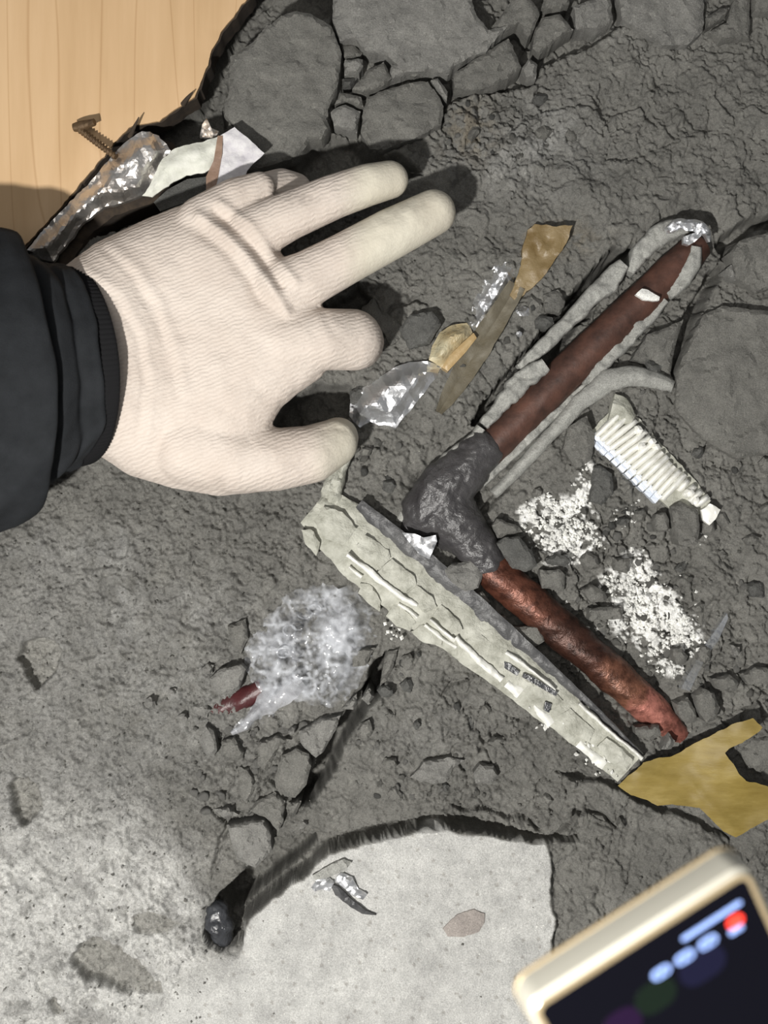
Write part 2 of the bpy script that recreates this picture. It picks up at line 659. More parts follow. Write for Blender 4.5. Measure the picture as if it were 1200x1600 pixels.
MORTAR = (0.155, 0.152, 0.140)
M = {
    'floor': mat_rock('screed', MORTAR, True),
    'mortar': mat_rock('grey_mortar', MORTAR),
    'mortar_pale': mat_rock('pale_mortar', (0.20, 0.197, 0.185)),
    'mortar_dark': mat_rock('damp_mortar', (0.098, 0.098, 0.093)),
    'stone': mat_rock('brown_grey_stone', (0.30, 0.27, 0.25), bumpd=0.0003),
    'plaster': mat_rock('white_plaster', (0.80, 0.80, 0.77), bumpd=0.0004),
    'lagging': mat_rock('grey_lagging', (0.33, 0.33, 0.31), bumpd=0.0005),
    'wood': mat_wood(),
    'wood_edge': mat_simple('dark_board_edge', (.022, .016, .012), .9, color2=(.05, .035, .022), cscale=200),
    'glove': mat_glove(),
    'sleeve': mat_simple('black_fabric', (.011, .0125, .0145), .85, bump=(1400, .0003), spec=.25, color2=(.019, .021, .024), cscale=60),
    'cuff': mat_simple('black_rib_knit', (.009, .009, .010), .9, bump=(1500, .0003), spec=.2),
    'foil': mat_simple('crumpled_foil', (.90, .91, .93), .38, .92, bump=(200, .0010, .4)),
    'foil_dirty': mat_simple('dirty_foil', (.66, .60, .54), .40, .92, bump=(200, .0010, .4), color2=(.86, .85, .84), cscale=45),
    'paper': mat_simple('white_backing_paper', (.62, .63, .55), .7, bump=(260, .0006), color2=(.74, .74, .68), cscale=120),
    'paper_lilac': mat_simple('lilac_grey_paper', (.50, .48, .52), .6, bump=(240, .0006), color2=(.72, .71, .71), cscale=170),
    'brown_tape': mat_simple('brown_tape', (.22, .14, .10), .5, bump=(200, .0005), color2=(.30, .20, .14), cscale=60),
    'ochre_tape': mat_simple('ochre_tape', (.15, .098, .035), .42, bump=(220, .0006), color2=(.26, .195, .10), cscale=55),
    'olive_tape': mat_simple('dusty_tape', (.105, .088, .055), .6, bump=(260, .0006), color2=(.17, .155, .12), cscale=60),
    'yellow_film': mat_simple('yellowed_film', (.50, .46, .32), .35, bump=(220, .0014), color2=(.36, .26, .12), cscale=55),
    'amber_film': mat_simple('amber_film', (.36, .235, .10), .38, bump=(220, .0006), color2=(.46, .35, .19), cscale=60),
    'ochre_paper': mat_paper(),
    'copper_dark': mat_simple('oxidised_copper', (.042, .022, .017), .5, 0.2, bump=(150, .0006, .7), color2=(.125, .058, .041), cscale=70),
    'copper': mat_simple('scraped_copper', (.045, .021, .015), .5, 0.25, bump=(220, .0009, .9), color2=(.15, .058, .038), cscale=75),
    'copper_bright': mat_simple('bright_copper', (.62, .25, .18), .36, 0.7, bump=(200, .0006, .8), color2=(.16, .06, .04), cscale=80),
    'tar': mat_simple('dark_grey_tape', (.030, .028, .030), .36, 0.0, bump=(260, .0012, .9), color2=(.075, .072, .073), cscale=60, spec=.7),
    'cream': mat_simple('cream_insulation', (.26, .26, .215), .6, bump=(260, .0014), color2=(.50, .50, .44), cscale=90),
    'cream_white': mat_simple('white_edge_bead', (.80, .80, .76), .4, bump=(300, .0005), color2=(.62, .62, .57), cscale=160),
    'grey_film': mat_simple('grey_plastic_film', (.040, .040, .043), .45, bump=(130, .0010), color2=(.10, .10, .10), cscale=70, spec=.4),
    'clear': mat_bubble(),
    'lower_copper': mat_lower_copper(),
    'white_rib': mat_simple('white_foam_rib', (.80, .79, .73), .6, bump=(350, .0004), color2=(.90, .90, .86), cscale=120),
    'blue_rib': mat_simple('bluish_white_mesh', (.62, .68, .78), .35, bump=(300, .0004), color2=(.78, .81, .86), cscale=120),
    'rust': mat_simple('rusty_steel', (.16, .105, .055), .55, 0.5, bump=(500, .0005), color2=(.09, .055, .03), cscale=200),
    'red_pipe': mat_simple('dark_red_plastic', (.075, .014, .016), .4, bump=(180, .0007), color2=(.05, .022, .022), cscale=70),
    'black_plastic': mat_simple('black_plastic', (.02, .021, .024), .25, bump=(240, .0010), color2=(.055, .058, .065), cscale=70, spec=.8),
    'metal_gold': mat_simple('champagne_metal', (.84, .66, .40), .32, .6),
    'metal_pale': mat_simple('pale_metal', (.80, .77, .66), .26, .45),
    'screen': mat_simple('black_glass', (.004, .004, .007), .2, spec=.15),
}


# ------------------------------------------------------------------ floor: broken screed as one relief surface
PIPE_UP = [(690, 760), (1092, 372)]
PIPE_LO = [(690, 790), (770, 890), (1062, 1150)]
VOID_WOOD = [(60, 400), (150, 260), (215, 190), (300, 150), (340, 60), (390, -60), (530, -60), (522, 20), (500, 28), (462, 14), (436, 20), (392, 62), (357, 90), (354, 140), (346, 170), (366, 240), (385, 275), (330, 320), (200, 350)]
VOID_HAND = [(395, 272), (460, 250), (485, 224), (517, 207), (560, 212), (578, 236), (620, 240), (642, 256), (660, 275), (560, 290), (430, 310)]
VOID_THUMB = [(420, 672), (445, 628), (500, 600), (548, 602), (562, 640), (520, 672), (470, 690)]
VOID_INDEX = [(505, 480), (560, 448), (588, 470), (597, 500), (540, 520)]
GAP = [(318, 1452), (330, 1420), (345, 1392), (385, 1358), (430, 1310), (490, 1303), (560, 1297), (610, 1283), (650, 1277), (700, 1268), (760, 1282), (850, 1303), (905, 1304), (905, 1312), (850, 1314), (760, 1300), (700, 1291), (640, 1297), (600, 1306), (545, 1320), (510, 1330), (490, 1348), (478, 1362), (430, 1394), (400, 1420), (378, 1440), (380, 1466), (350, 1484), (325, 1476)]
DITCH = [(962, 384), (978, 392), (968, 410), (938, 432), (890, 482), (838, 538), (812, 570), (780, 622), (748, 660), (735, 668), (752, 632), (800, 570), (858, 505), (905, 448), (940, 404)]
GAP2 = [(340, 1420), (352, 1390), (385, 1364), (430, 1322), (485, 1308), (492, 1330), (470, 1354), (430, 1386), (400, 1410), (372, 1436), (350, 1440)]
WHITE = [(150, 1700), (240, 1600), (310, 1540), (350, 1506), (374, 1488), (382, 1470), (384, 1440), (402, 1418), (430, 1394), (480, 1360), (492, 1346), (512, 1328), (546, 1318), (600, 1305), (640, 1296), (668, 1287), (700, 1289), (720, 1296), (760, 1298), (852, 1312), (862, 1345), (858, 1390), (868, 1430), (862, 1480), (872, 1540), (880, 1680)]
DUSTY = [(-120, 840), (60, 850), (110, 900), (150, 980), (130, 1080), (190, 1160), (220, 1250), (270, 1330), (330, 1400), (350, 1480), (400, 1500), (420, 1700), (-120, 1700)]
TOPRUB = [(515, 40), (520, -40), (980, -40), (975, 40), (930, 70), (850, 100), (838, 130), (740, 148), (700, 165), (690, 200), (600, 240), (555, 218), (512, 205), (530, 120)]
PLA = [(818, 800), (850, 782), (898, 786), (912, 730), (920, 735), (915, 790), (940, 845), (905, 870), (852, 872), (832, 840)]
PLB = [(948, 905), (985, 868), (1005, 872), (1032, 915), (1055, 945), (1088, 978), (1082, 1025), (1050, 1048), (1008, 1010), (968, 982)]
CRACKS = [  # points, half width px, depth m
    ([(604, 1020), (585, 1075), (555, 1115), (530, 1150), (507, 1195), (480, 1243), (460, 1266)], 14, .050),
    ([(707, 1259), (750, 1261), (808, 1272), (850, 1290)], 4, .007),
    ([(860, 1308), (893, 1284), (901, 1268), (920, 1263), (945, 1276), (964, 1288)], 5, .009),
    ([(640, 1216), (661, 1189), (701, 1181), (712, 1166), (770, 1150), (800, 1154)], 3, .004),
    ([(868, 1208), (905, 1212), (960, 1228), (1000, 1250), (1050, 1266), (1095, 1280), (1140, 1316)], 5, .010),
    ([(1128, 410), (1110, 440), (1080, 500), (1062, 550), (1052, 600)], 10, .024),
    ([(1175, 475), (1150, 520), (1132, 550)], 4, .006),
    ([(1136, 400), (1146, 368), (1175, 347), (1230, 338)], 13, .026),
    ([(691, 1085), (712, 1069), (731, 1066), (745, 1062)], 4, .006),
    ([(700, 160), (690, 200), (720, 240)], 3, .004),
    ([(880, 160), (960, 175), (1000, 165), (1030, 200)], 3, .003),
    ([(935, 130), (945, 190), (955, 205)], 5, .004),
    ([(600, 505), (610, 480), (650, 470), (668, 478)], 4, .006),
    ([(930, 470), (850, 560), (790, 625), (770, 650)], 12, .022),
    ([(985, 385), (940, 430), (890, 480), (840, 540)], 15, .030),
    ([(740, 810), (880, 665), (960, 590)], 5, .010),
    ([(1125, 660), (1110, 690), (1090, 715)], 4, .006),
    ([(620, 1040), (640, 1030), (660, 1000)], 4, .005),
    ([(625, 1190), (640, 1175), (642, 1160)], 3, .004),
    ([(330, 1370), (345, 1330), (350, 1290), (335, 1270)], 4, .007),
    ([(1170, 700), (1195, 690)], 4, .006),
    ([(820, 1110), (825, 1090)], 3, .004),
    ([(800, 1130), (835, 1122)], 3, .003),
    ([(590, 1160), (600, 1150), (630, 1145)], 2.5, .003),
]
PITS = [  # outline, depth
    ([(25, 1028), (36, 1003), (60, 994), (88, 1000), (104, 1013), (90, 1050), (60, 1078), (42, 1054)], .012),
    ([(17, 1222), (26, 1212), (47, 1211), (62, 1225), (70, 1262), (42, 1292), (22, 1262)], .012),
    ([(113, 1492), (130, 1466), (150, 1458), (175, 1466), (200, 1482), (256, 1526), (258, 1546), (205, 1542), (140, 1522)], .013),
    ([(82, 1552), (95, 1548), (106, 1570), (96, 1580), (82, 1562)], .008),
    ([(215, 1090), (235, 1080), (262, 1080), (270, 1090), (240, 1098)], .004),
    ([(205, 1430), (235, 1415), (285, 1440), (260, 1455), (215, 1455)], .004),
]


def build_floor():
    st = 2.0
    xs = np.arange(-150, 1351, st)
    ys = np.arange(-150, 1751, st)
    X, Y = np.meshgrid(xs, ys)
    wx = X + 7 * fbm(X / 22, Y / 22, 3, 3)
    wy = Y + 7 * fbm(X / 22 + 40, Y / 22, 4, 3)
    h = .0035 * fbm(X / 170, Y / 170, 21, 3)
    # broad tilt: the upper right lies a little higher than the pipe bed
    rough = np.clip(0.55 + 0.55 * fbm(X / 120, Y / 120, 31, 3), .12, 1.2)
    rough *= 1 - .45 * sst(1040, 1120, X) * sst(420, 560, Y) * (1 - sst(900, 1040, Y))
    edge_w = sdp(X, Y, WHITE) + 3 * fbm(X / 17, Y / 17, 8, 3)
    white = sst(-3, 3, edge_w)
    lb = sst(375, 400, X) + (1 - sst(1470, 1500, Y)) * (1 - sst(375, 400, X))
    white = lb * white + (1 - lb) * sst(-60, 40, edge_w)
    dust = sst(-70, 90, sdp(X, Y, DUSTY) + 45 * fbm(X / 70, Y / 70, 13, 4))
    calm = np.maximum(white, .35 * dust)
    # clods
    f1, f2, c1 = voro(wx / 24, wy / 24, 41)
    clod = (1 - sst(.15, .62, f1)) * (c1 > .45) * c1
    h += .0030 * clod * rough * (1 - calm)
    g1, g2, c2 = voro(wx / 10, wy / 10, 42)
    h += .0012 * (1 - sst(.1, .65, g1)) * c2 * rough * (1 - .8 * white)
    # ledges where the screed split along layers
    t = 2.6 * fbm(X / 75, Y / 75, 51, 5, .55) + 3
    led = np.floor(t) + sst(.0, .10, t - np.floor(t))
    h += .0020 * (led - 3) * (1 - calm) * (.35 + .65 * rough)
    t2 = 2.4 * fbm(wx / 38, wy / 38, 57, 4, .55) + 3
    led2 = np.floor(t2) + sst(.0, .12, t2 - np.floor(t2))
    h += .0011 * (led2 - 3) * (1 - white)
    # plates of split screed with open joints
    pm = .45 * sst(.0, .3, fbm(X / 95, Y / 95, 65, 3)) * (1 - calm)
    for (zx, zy, zr, zs) in ((930, 930, 190, 1), (760, 1180, 150, .8), (420, 1200, 110, 1), (740, 80, 200, .8), (1110, 1080, 130, 1), (980, 520, 120, .8)):
        pm = np.maximum(pm, zs * (1 - sst(.6, 1.1, np.hypot(X - zx, Y - zy) / zr)) * (1 - white))
    for cs, sd, am, dp in ((44, 66, .0022, .0045), (20, 67, .0012, .0022)):
        p1, p2, pc_ = voro((wx + wy * .25) / cs, (wy - wx * .3) / cs, sd)
        on = pm * (hsh(np.floor(pc_ * 999), np.floor(pc_ * 77), 3) > .35)
        h += am * (pc_ - .5) * 2 * on
        h -= dp * (1 - sst(.02, .13, p2 - p1)) * on
    # short wormy cracks
    n1 = fbm(wx / 17, wy / 17, 61, 3)
    mask = sst(.05, .35, fbm(X / 60 + 9, Y / 60, 62, 3))
    h -= .0026 * (1 - sst(.0, .11, np.abs(n1))) * mask * (1 - .75 * calm)
    n2 = fbm(wx / 9, wy / 9, 63, 2)
    pitted = sst(700, 820, Y) * (1 - sst(420, 560, X)) * (1 - white)
    h -= .0022 * (1 - sst(.0, .25, np.abs(n2))) * np.maximum(pitted * (1 - .1 * dust), .35 * mask) * (1 - white)
    # grain
    h += (.0009 + .0008 * pitted) * fbm(X / 7, Y / 7, 71, 3) * (1 - .45 * white)
    h += .00045 * vnoise(X / 3.2, Y / 3.2, 72)
    h += white * .0007 * fbm(X / 4.5, Y / 4.5, 73, 2)

    # raised old floor, lower right; level floor lower left
    h = h * (1 - white) + white * (.0085 + .25 * h)
    lowz = sst(1330, 1480, Y)
    h += dust * (.004 + .0045 * lowz) * (1 - white)
    h += .0019 * fbm(X / 9, Y / 9, 76, 3) * dust * sst(1000, 1250, Y) * (1 - white)
    # bed of the pipes
    for pl, w, dep in ((PIPE_UP, 62, .010), (PIPE_LO, 55, .007)):
        d = poly_d(X, Y, pl)
        h -= dep * (1 - sst(w * .45, w * 1.25, d + 6 * fbm(X / 14, Y / 14, 81, 3)))
    # voids
    for pl, dep, soft in ((VOID_WOOD, .040, 8), (VOID_HAND, .028, 10), (VOID_THUMB, .022, 8), (VOID_INDEX, .018, 8), (GAP, .026, 2), (GAP2, .034, 4), (DITCH, .034, 4), (TOPRUB, .014, 10)):
        s = sdp(X, Y, pl) + (2.0 * fbm(X / 19, Y / 19, 83, 2) if pl in (GAP, GAP2) else 2.5 * fbm(X / 9, Y / 9, 83, 3))
        h -= dep * sst(-soft * .3, soft, s)
    for pl, w, dep in CRACKS:
        bx = [p[0] for p in pl]
        by = [p[1] for p in pl]
        j0, j1 = np.searchsorted(xs, [min(bx) - 30, max(bx) + 30])
        i0, i1 = np.searchsorted(ys, [min(by) - 30, max(by) + 30])
        sx, sy = X[i0:i1, j0:j1], Y[i0:i1, j0:j1]
        d = poly_d(sx + 5 * fbm(sx / 24, sy / 24, 85, 2), sy + 5 * fbm(sx / 24 + 30, sy / 24, 86, 2), pl)
        L = poly_d(sx, sy, [pl[0], pl[0]])
        E = poly_d(sx, sy, [pl[-1], pl[-1]])
        taper = np.clip(np.minimum(L, E) / 25, .3, 1)
        h[i0:i1, j0:j1] -= dep * (1 - sst(w * .40 * taper, w * 1.25 * taper, d))
    pit = np.zeros_like(h)
    for pl, dep in PITS:
        s = sdp(X, Y, pl) + 1.5 * fbm(X / 6, Y / 6, 87, 2)
        x0, x1 = min(p[0] for p in pl), max(p[0] for p in pl)
        ramp = .25 + .75 * (1 - sst(.2, 1.0, (X - x0) / (x1 - x0)))
        k = sst(-1, 4, s)
        h -= dep * k * ramp
        pit = np.maximum(pit, k)
    # white plaster dust lies in clots
    pl = np.zeros_like(h)
    for poly, thr in ((PLA, .08), (PLB, -.12)):
        s = sdp(X, Y, poly)
        n = fbm(X / 8, Y / 8, 91, 3) + .55 * fbm(X / 30, Y / 30, 92, 2)
        pl = np.maximum(pl, sst(thr, thr + .12, n + .012 * np.clip(s, -40, 14)) * sst(-16, -4, s))
    h += .0012 * pl
    nx, ny = len(xs), len(ys)
    V = np.stack([(X - 600) * PX, (800 - Y) * PX, h], -1).reshape(-1, 3)
    # albedo
    base = np.array(MORTAR)[None, None, :] * (1 + .16 * fbm(X / 90, Y / 90, 101, 4))[..., None]
    pale = np.array((.465, .463, .448))
    dcol = np.array((.34, .338, .326))
    warm = np.array((.21, .165, .10))

    def mix(c, t):
        nonlocal base
        base = base * (1 - t[..., None]) + c * t[..., None]
    low = sst(1150, 1420, Y) * (1 - sst(250, 420, X))
    mix(dcol, np.clip(dust * (.55 + .35 * fbm(X / 26, Y / 26, 103, 4)), 0, 1) * (.55 + .3 * low))
    mix(pale, np.clip(dust * low * 1.1 + .35 * dust * low * fbm(X / 18, Y / 18, 104, 3), 0, 1))
    dk = dust * (1 - white) * sst(.15, .6, fbm(X / 24, Y / 24, 108, 4))
    mix(np.array((.20, .198, .188)), .55 * dk)
    mix(pale, white * np.where(X < 385, 1, sst(2, 6, edge_w)))  # pale stops short of the slab edge, colouring the gap wall dark like shadow
    mix(np.array((.24, .235, .215)), .85 * pit)
    st1 = np.exp(-((X - 735) ** 2 + (Y - 205) ** 2) / 40 ** 2) + .8 * np.exp(-((X - 870) ** 2 / 60 ** 2 + (Y - 372) ** 2 / 25 ** 2))
    mix(warm, .45 * np.clip(st1, 0, 1) * sst(-.2, .4, fbm(X / 12, Y / 12, 105, 3)))
    for (sx, sy, rx, ry, a) in ((850, 210, 75, 65, .35), (1000, 30, 90, 50, .15), (800, 260, 120, 60, .2), (190, 930, 25, 90, .4), (330, 950, 70, 30, .35), (130, 860, 90, 40, .3), (250, 1060, 170, 170, .32), (640, 1140, 120, 60, .12)):
        g = np.exp(-((X - sx) ** 2 / rx ** 2 + (Y - sy) ** 2 / ry ** 2))
        mix(np.array((.30, .30, .29)), np.clip(a * g * (1 + .8 * fbm(X / 16, Y / 16, 106, 3)), 0, 1))
    spots = (voro(X / 34, Y / 34, 107)[0] < .085) * white
    mix(np.array((.30, .29, .27)), .7 * spots)
    mix(np.array((.86, .86, .84)), .95 * pl)
    rgba = np.ones((ny, nx, 4))
    rgba[..., :3] = np.clip(base, .01, .95)

    me = bpy.data.meshes.new('floor')
    nv = nx * ny
    idx = np.arange(nv).reshape(ny, nx)
    q = np.stack([idx[:-1, :-1], idx[1:, :-1], idx[1:, 1:], idx[:-1, 1:]], -1).reshape(-1, 4)
    me.vertices.add(nv)
    me.vertices.foreach_set('co', V.ravel())
    me.loops.add(q.size)
    me.loops.foreach_set('vertex_index', q.ravel().astype(np.int32))
    me.polygons.add(len(q))
    me.polygons.foreach_set('loop_start', np.arange(0, q.size, 4, dtype=np.int32))
    me.polygons.foreach_set('loop_total', np.full(len(q), 4, dtype=np.int32))
    me.update(calc_edges=True)
    me.polygons.foreach_set('use_smooth', np.ones(len(q), bool))
    at = me.color_attributes.new('albedo', 'FLOAT_COLOR', 'POINT')
    at.data.foreach_set('color', rgba.astype(np.float32).ravel())
    me.materials.append(M['floor'])
    o = bpy.data.objects.new('floor', me)
    COL.objects.link(o)
    o['kind'] = 'structure'

    def height(px, py):
        j = np.clip(np.round((np.asarray(px) + 150) / st).astype(int), 0, nx - 1)
        i = np.clip(np.round((np.asarray(py) + 150) / st).astype(int), 0, ny - 1)
        return h[i, j]
    return o, height


floor, HT = build_floor()


# ------------------------------------------------------------------ laminate board, upper left
BOARD = [(-90, 440), (-10, 425), (42, 380), (75, 346), (110, 306), (150, 258), (186, 214), (206, 196), (250, 188), (275, 170), (304, 150), (318, 118), (332, 78), (345, 50), (368, 22), (392, -12), (420, -90), (-90, -90)]
ZW = 0.014
board = plate('laminate_board', BOARD, lambda x, y, d: ZW - .0012 * (1 - sst(0, 4, d)), ZW - .003, 22, M['wood'], jit=1.6, ostep=6, sharp=30)
tag(board, 'pale wood-grain laminate board with a ragged broken edge', 'floorboard')
core = plate('board_core', [(x + 3 if x > 0 else x, y + 2 if y > -50 else y) for x, y in BOARD], lambda x, y, d: ZW - .0032, ZW - .022, 26, M['wood_edge'], board, jit=2.5, ostep=6)
core['label'] = 'dark exposed core under the laminate face'
sp = [W(203, 214, ZW + .001), W(209, 200, ZW + .006), W(217, 183, ZW + .010)]
tube('splinter', [(*sp[0], .0016), (*sp[1], .0012), (*sp[2], .0003)], M['wood_edge'], board, 8)
sp = [W(286, 163, ZW - .002), W(293, 153, ZW + .003), W(301, 144, ZW + .006)]
tube('splinter', [(*sp[0], .0018), (*sp[1], .0013), (*sp[2], .0003)], M['wood_edge'], board, 8)


# ------------------------------------------------------------------ gloved hand and sleeve
def chain(pts):
    out = []
    for x, y, z, r in pts:
        out.append((*W(x, y, z), r * PX * (H - z) / H))
    return balls(out)


person = empty('person', (0, 0, 0), 'person reaching in from the left in a white knit glove and black sleeve', 'person')
PALM = [(-50, 470), (20, 450), (88, 424), (150, 378), (230, 340), (300, 312), (345, 300), (400, 330), (440, 395), (498, 465), (520, 520), (505, 588), (470, 612), (440, 637), (420, 672), (440, 700), (430, 762), (390, 772), (340, 776), (270, 764), (200, 743), (154, 712), (90, 700), (20, 684), (-50, 680)]


def palm_mid(x, y):
    return .052 - .010 * sst(600, 780, y) - .006 * (1 - sst(300, 380, y))


def palm_top(x, y, d):
    t = np.clip(d / 105, 0, 1)
    return palm_mid(x, y) + (.021 + .016 * (1 - sst(60, 290, x))) * np.sqrt(np.clip(1 - (1 - t) ** 2, 0, 1))


def palm_bot(x, y, d):
    t = np.clip(d / 80, 0, 1)
    return palm_mid(x, y) - .018 * np.sqrt(np.clip(1 - (1 - t) ** 2, 0, 1)) - .0003


hand = [
    plate('', PALM, palm_top, palm_bot, 9, None, ret=True),
    chain([(392, 366, .054, 44), (450, 338, .056, 38), (520, 308, .056, 35), (575, 289, .052, 33), (609, 281, .047, 30)]),
    chain([(430, 458, .056, 50), (480, 436, .058, 44), (540, 404, .058, 41), (610, 366, .054, 40), (677, 332, .047, 36)]),
    chain([(440, 535, .055, 52), (505, 530, .054, 49), (550, 531, .046, 49), (556, 534, .030, 45), (540, 538, .014, 40)]),
    chain([(318, 350, .052, 44), (368, 312, .052, 34), (406, 293, .050, 25)]),
    chain([(404, 294, .046, 22), (440, 290, .030, 27), (462, 296, .022, 26)]),
    chain([(300, 690, .045, 72), (370, 712, .046, 60), (430, 718, .044, 50), (485, 710, .039, 46), (522, 692, .032, 38), (528, 684, .026, 33)]),
]
FOLDS = [  # polyline, amplitude, width px   (gathered knit on the back of the hand)
    ([(312, 338), (348, 362), (385, 398), (418, 442), (448, 486)], .0042, 9),
    ([(318, 366), (352, 392), (385, 430), (408, 470)], -.0022, 9),
    ([(346, 318), (392, 352), (432, 402), (462, 440)], .0026, 7),
    ([(336, 330), (380, 366), (414, 408), (440, 446)], -.0030, 6),
    ([(160, 388), (206, 432), (240, 484), (264, 550), (276, 615)], -.0016, 7),
    ([(168, 376), (216, 420), (252, 474), (278, 545), (290, 610)], .0016, 9),
    ([(120, 430), (180, 468), (214, 528), (226, 600), (214, 680)], -.0014, 6),
    ([(132, 416), (192, 458), (228, 520), (242, 600), (232, 690)], .0012, 7),
    ([(150, 400), (215, 455), (250, 520), (262, 600), (252, 700)], -.0008, 5),
    ([(470, 465), (505, 480), (520, 520)], -.0016, 8),
    ([(440, 392), (410, 372), (380, 345)], -.0012, 8),
    ([(425, 672), (395, 690), (372, 720)], -.0012, 10),
    ([(540, 672), (520, 668), (505, 672)], -.0012, 5),
]


def glove_edit(c, n):
    x, y = unW(c)
    up = np.clip(n[:, 2] * 1.4, 0, 1)
    dz = np.zeros(len(c))
    for pl, a, w in FOLDS:
        d = poly_d(x, y, pl)
        dz += a * (.62 if a * a < .0019 ** 2 else .85) * np.exp(-(d / w) ** 2)
    dz += .0006 * fbm(x / 26, y / 26, 5, 3)
    c = c.copy()
    c[:, 2] += dz * up
    return c


glove = fuse('glove', hand, .0014, 9, M['glove'], person, glove_edit)
glove['label'] = 'white knit glove with smooth coated fingers'
me = glove.data
nv = len(me.vertices)
c = np.empty(nv * 3)
me.vertices.foreach_get('co', c)
gx, gy = unW(c.reshape(-1, 3))
coated = np.maximum(sst(520, 580, gx) * (gy < 470), sst(470, 540, gx) * sst(640, 660, gy))
coated = np.maximum(coated, sst(0, 16, (gy - (392 - (gx - 440) * .55)) ) * (gx > 455) * (gy < 400) * .0)
alb = np.ones((nv, 4), np.float32)
ivory, cream = np.array((.62, .558, .51)), np.array((.65, .62, .53))
alb[:, :3] = ivory * (1 - coated[:, None]) + cream * coated[:, None]
smut = .28 * np.exp(-((gx - 345) ** 2 / 10 ** 2 + (gy - 750) ** 2 / 6 ** 2)) + .30 * np.exp(-((gx - 470) ** 2 / 50 ** 2 + (gy - 312) ** 2 / 14 ** 2)) + .25 * np.exp(-((gx - 610) ** 2 / 60 ** 2 + (gy - 322) ** 2 / 14 ** 2))
smut *= .6 + .6 * fbm(gx / 6, gy / 6, 6, 3)
alb[:, :3] *= (1 - np.clip(smut, 0, .5))[:, None]
me.color_attributes.new('albedo', 'FLOAT_COLOR', 'POINT').data.foreach_set('color', alb.ravel())
me.attributes.new('knit', 'FLOAT', 'POINT').data.foreach_set('value', (1 - .85 * coated).astype(np.float32))


def lathe_sleeve(name, prof, mat, parent, seg=120, wr=0.0, ribs=0, seed=0):
    """profile of (t along arm, radius) in metres around the slanting forearm axis"""
    ax = np.array((-0.96, -0.13, 0.13))
    ax /= np.linalg.norm(ax)
    side = np.cross(ax, (0, 0, 1.0))
    side /= np.linalg.norm(side)
    top = np.cross(side, ax)
    c0 = np.array(W(128, 572, .052))
    # dense profile
    P = np.array(prof)
    L = np.concatenate([[0], np.cumsum(np.hypot(np.diff(P[:, 0]), np.diff(P[:, 1])))])
    n = int(L[-1] / .0016) + 2
    ll = np.linspace(0, L[-1], n)
    t, r = np.interp(ll, L, P[:, 0]), np.interp(ll, L, P[:, 1])
    for _ in range(2):
        t[1:-1] = .25 * t[:-2] + .5 * t[1:-1] + .25 * t[2:]
        r[1:-1] = .25 * r[:-2] + .5 * r[1:-1] + .25 * r[2:]
    th = np.linspace(0, 2 * np.pi, seg, endpoint=False)
    R = r[:, None] * np.ones((1, seg))
    TT = t[:, None] * np.ones((1, seg))
    TT = TT - .44 * np.sin(th)[None, :] * r[:, None]
    R = R * (1 + .02 * np.sin(2 * th + 1.0)[None, :])
    if wr:
        R = R + wr * fbm(np.cos(th)[None, :] * 1.7 + ll[:, None] * 26, np.sin(th)[None, :] * 1.7 + ll[:, None] * 9, seed, 4)
        TT = TT + .8 * wr * fbm(np.cos(th)[None, :] * 1.3 + 9, np.sin(th)[None, :] * 1.3 + ll[:, None] * 12, seed + 7, 3)
    if ribs:
        R = R + .0005 * np.cos(th * ribs)[None, :]
    V = c0 + TT[..., None] * ax + R[..., None] * (side * np.cos(th)[None, :, None] + .82 * top * np.sin(th)[None, :, None])
    V = V.reshape(-1, 3)
    F = []
    for i in range(n - 1):
        for j in range(seg):
            a, b = i * seg + j, i * seg + (j + 1) % seg
            F.append((a, b, b + seg, a + seg))
    o = raw_obj(name, V, F, mat, parent)
    fix_normals(o.data)
    return o


sleeve = lathe_sleeve('sleeve', [(.010, .0565), (.011, .0585), (.0135, .0580), (.020, .0600), (.0235, .0585), (.0255, .0625), (.034, .0680), (.050, .0705), (.056, .068), (.050, .0720), (.044, .0755), (.041, .0785), (.043, .0815), (.050, .0840), (.075, .087), (.110, .091), (.16, .093)], M['sleeve'], person, 140, .0042, 0, 3)
cuff = lathe_sleeve('cuff', [(.012, .0530), (.003, .0530), (-.0005, .0535), (-.001, .0548), (.001, .0560), (.008, .0568), (.013, .0560)], M['cuff'], sleeve, 360, .0, 120, 4)
cuff['label'] = 'black rib-knit cuff'


# ------------------------------------------------------------------ copper pipe with elbow and torn lagging
pipe = empty('copper_pipe', (0, 0, 0), 'copper pipe elbow with brown upper leg and bright lower end laid in the screed', 'pipe')
zc = .0005


def wp(x, y, z, r):
    return (*W(x, y, z), r * PX)


tube('upper_pipe', [wp(715, 752, zc, 27), wp(800, 668, .001, 28), wp(900, 568, .001, 29), wp(1000, 474, .000, 29), wp(1060, 414, -.003, 27), wp(1090, 384, -.008, 24)], M['copper_dark'], pipe, 32, .03, 14)['label'] = 'dark oxidised brown upper leg'
tube('lower_pipe', [wp(740, 862, .002, 27), wp(775, 896, .002, 30), wp(850, 962, .001, 30), wp(930, 1030, .000, 29), wp(985, 1080, -.001, 28), wp(1030, 1119, -.004, 24), wp(1062, 1150, -.010, 17)], M['lower_copper'], pipe, 36, .09, 22, 3)['label'] = 'scraped lower leg, pinkish bright at its end'


def elbow_edit(c, n):
    x, y = unW(c)
    return c + n * (.0011 * fbm(x / 14, y / 14, 15, 4))[:, None]


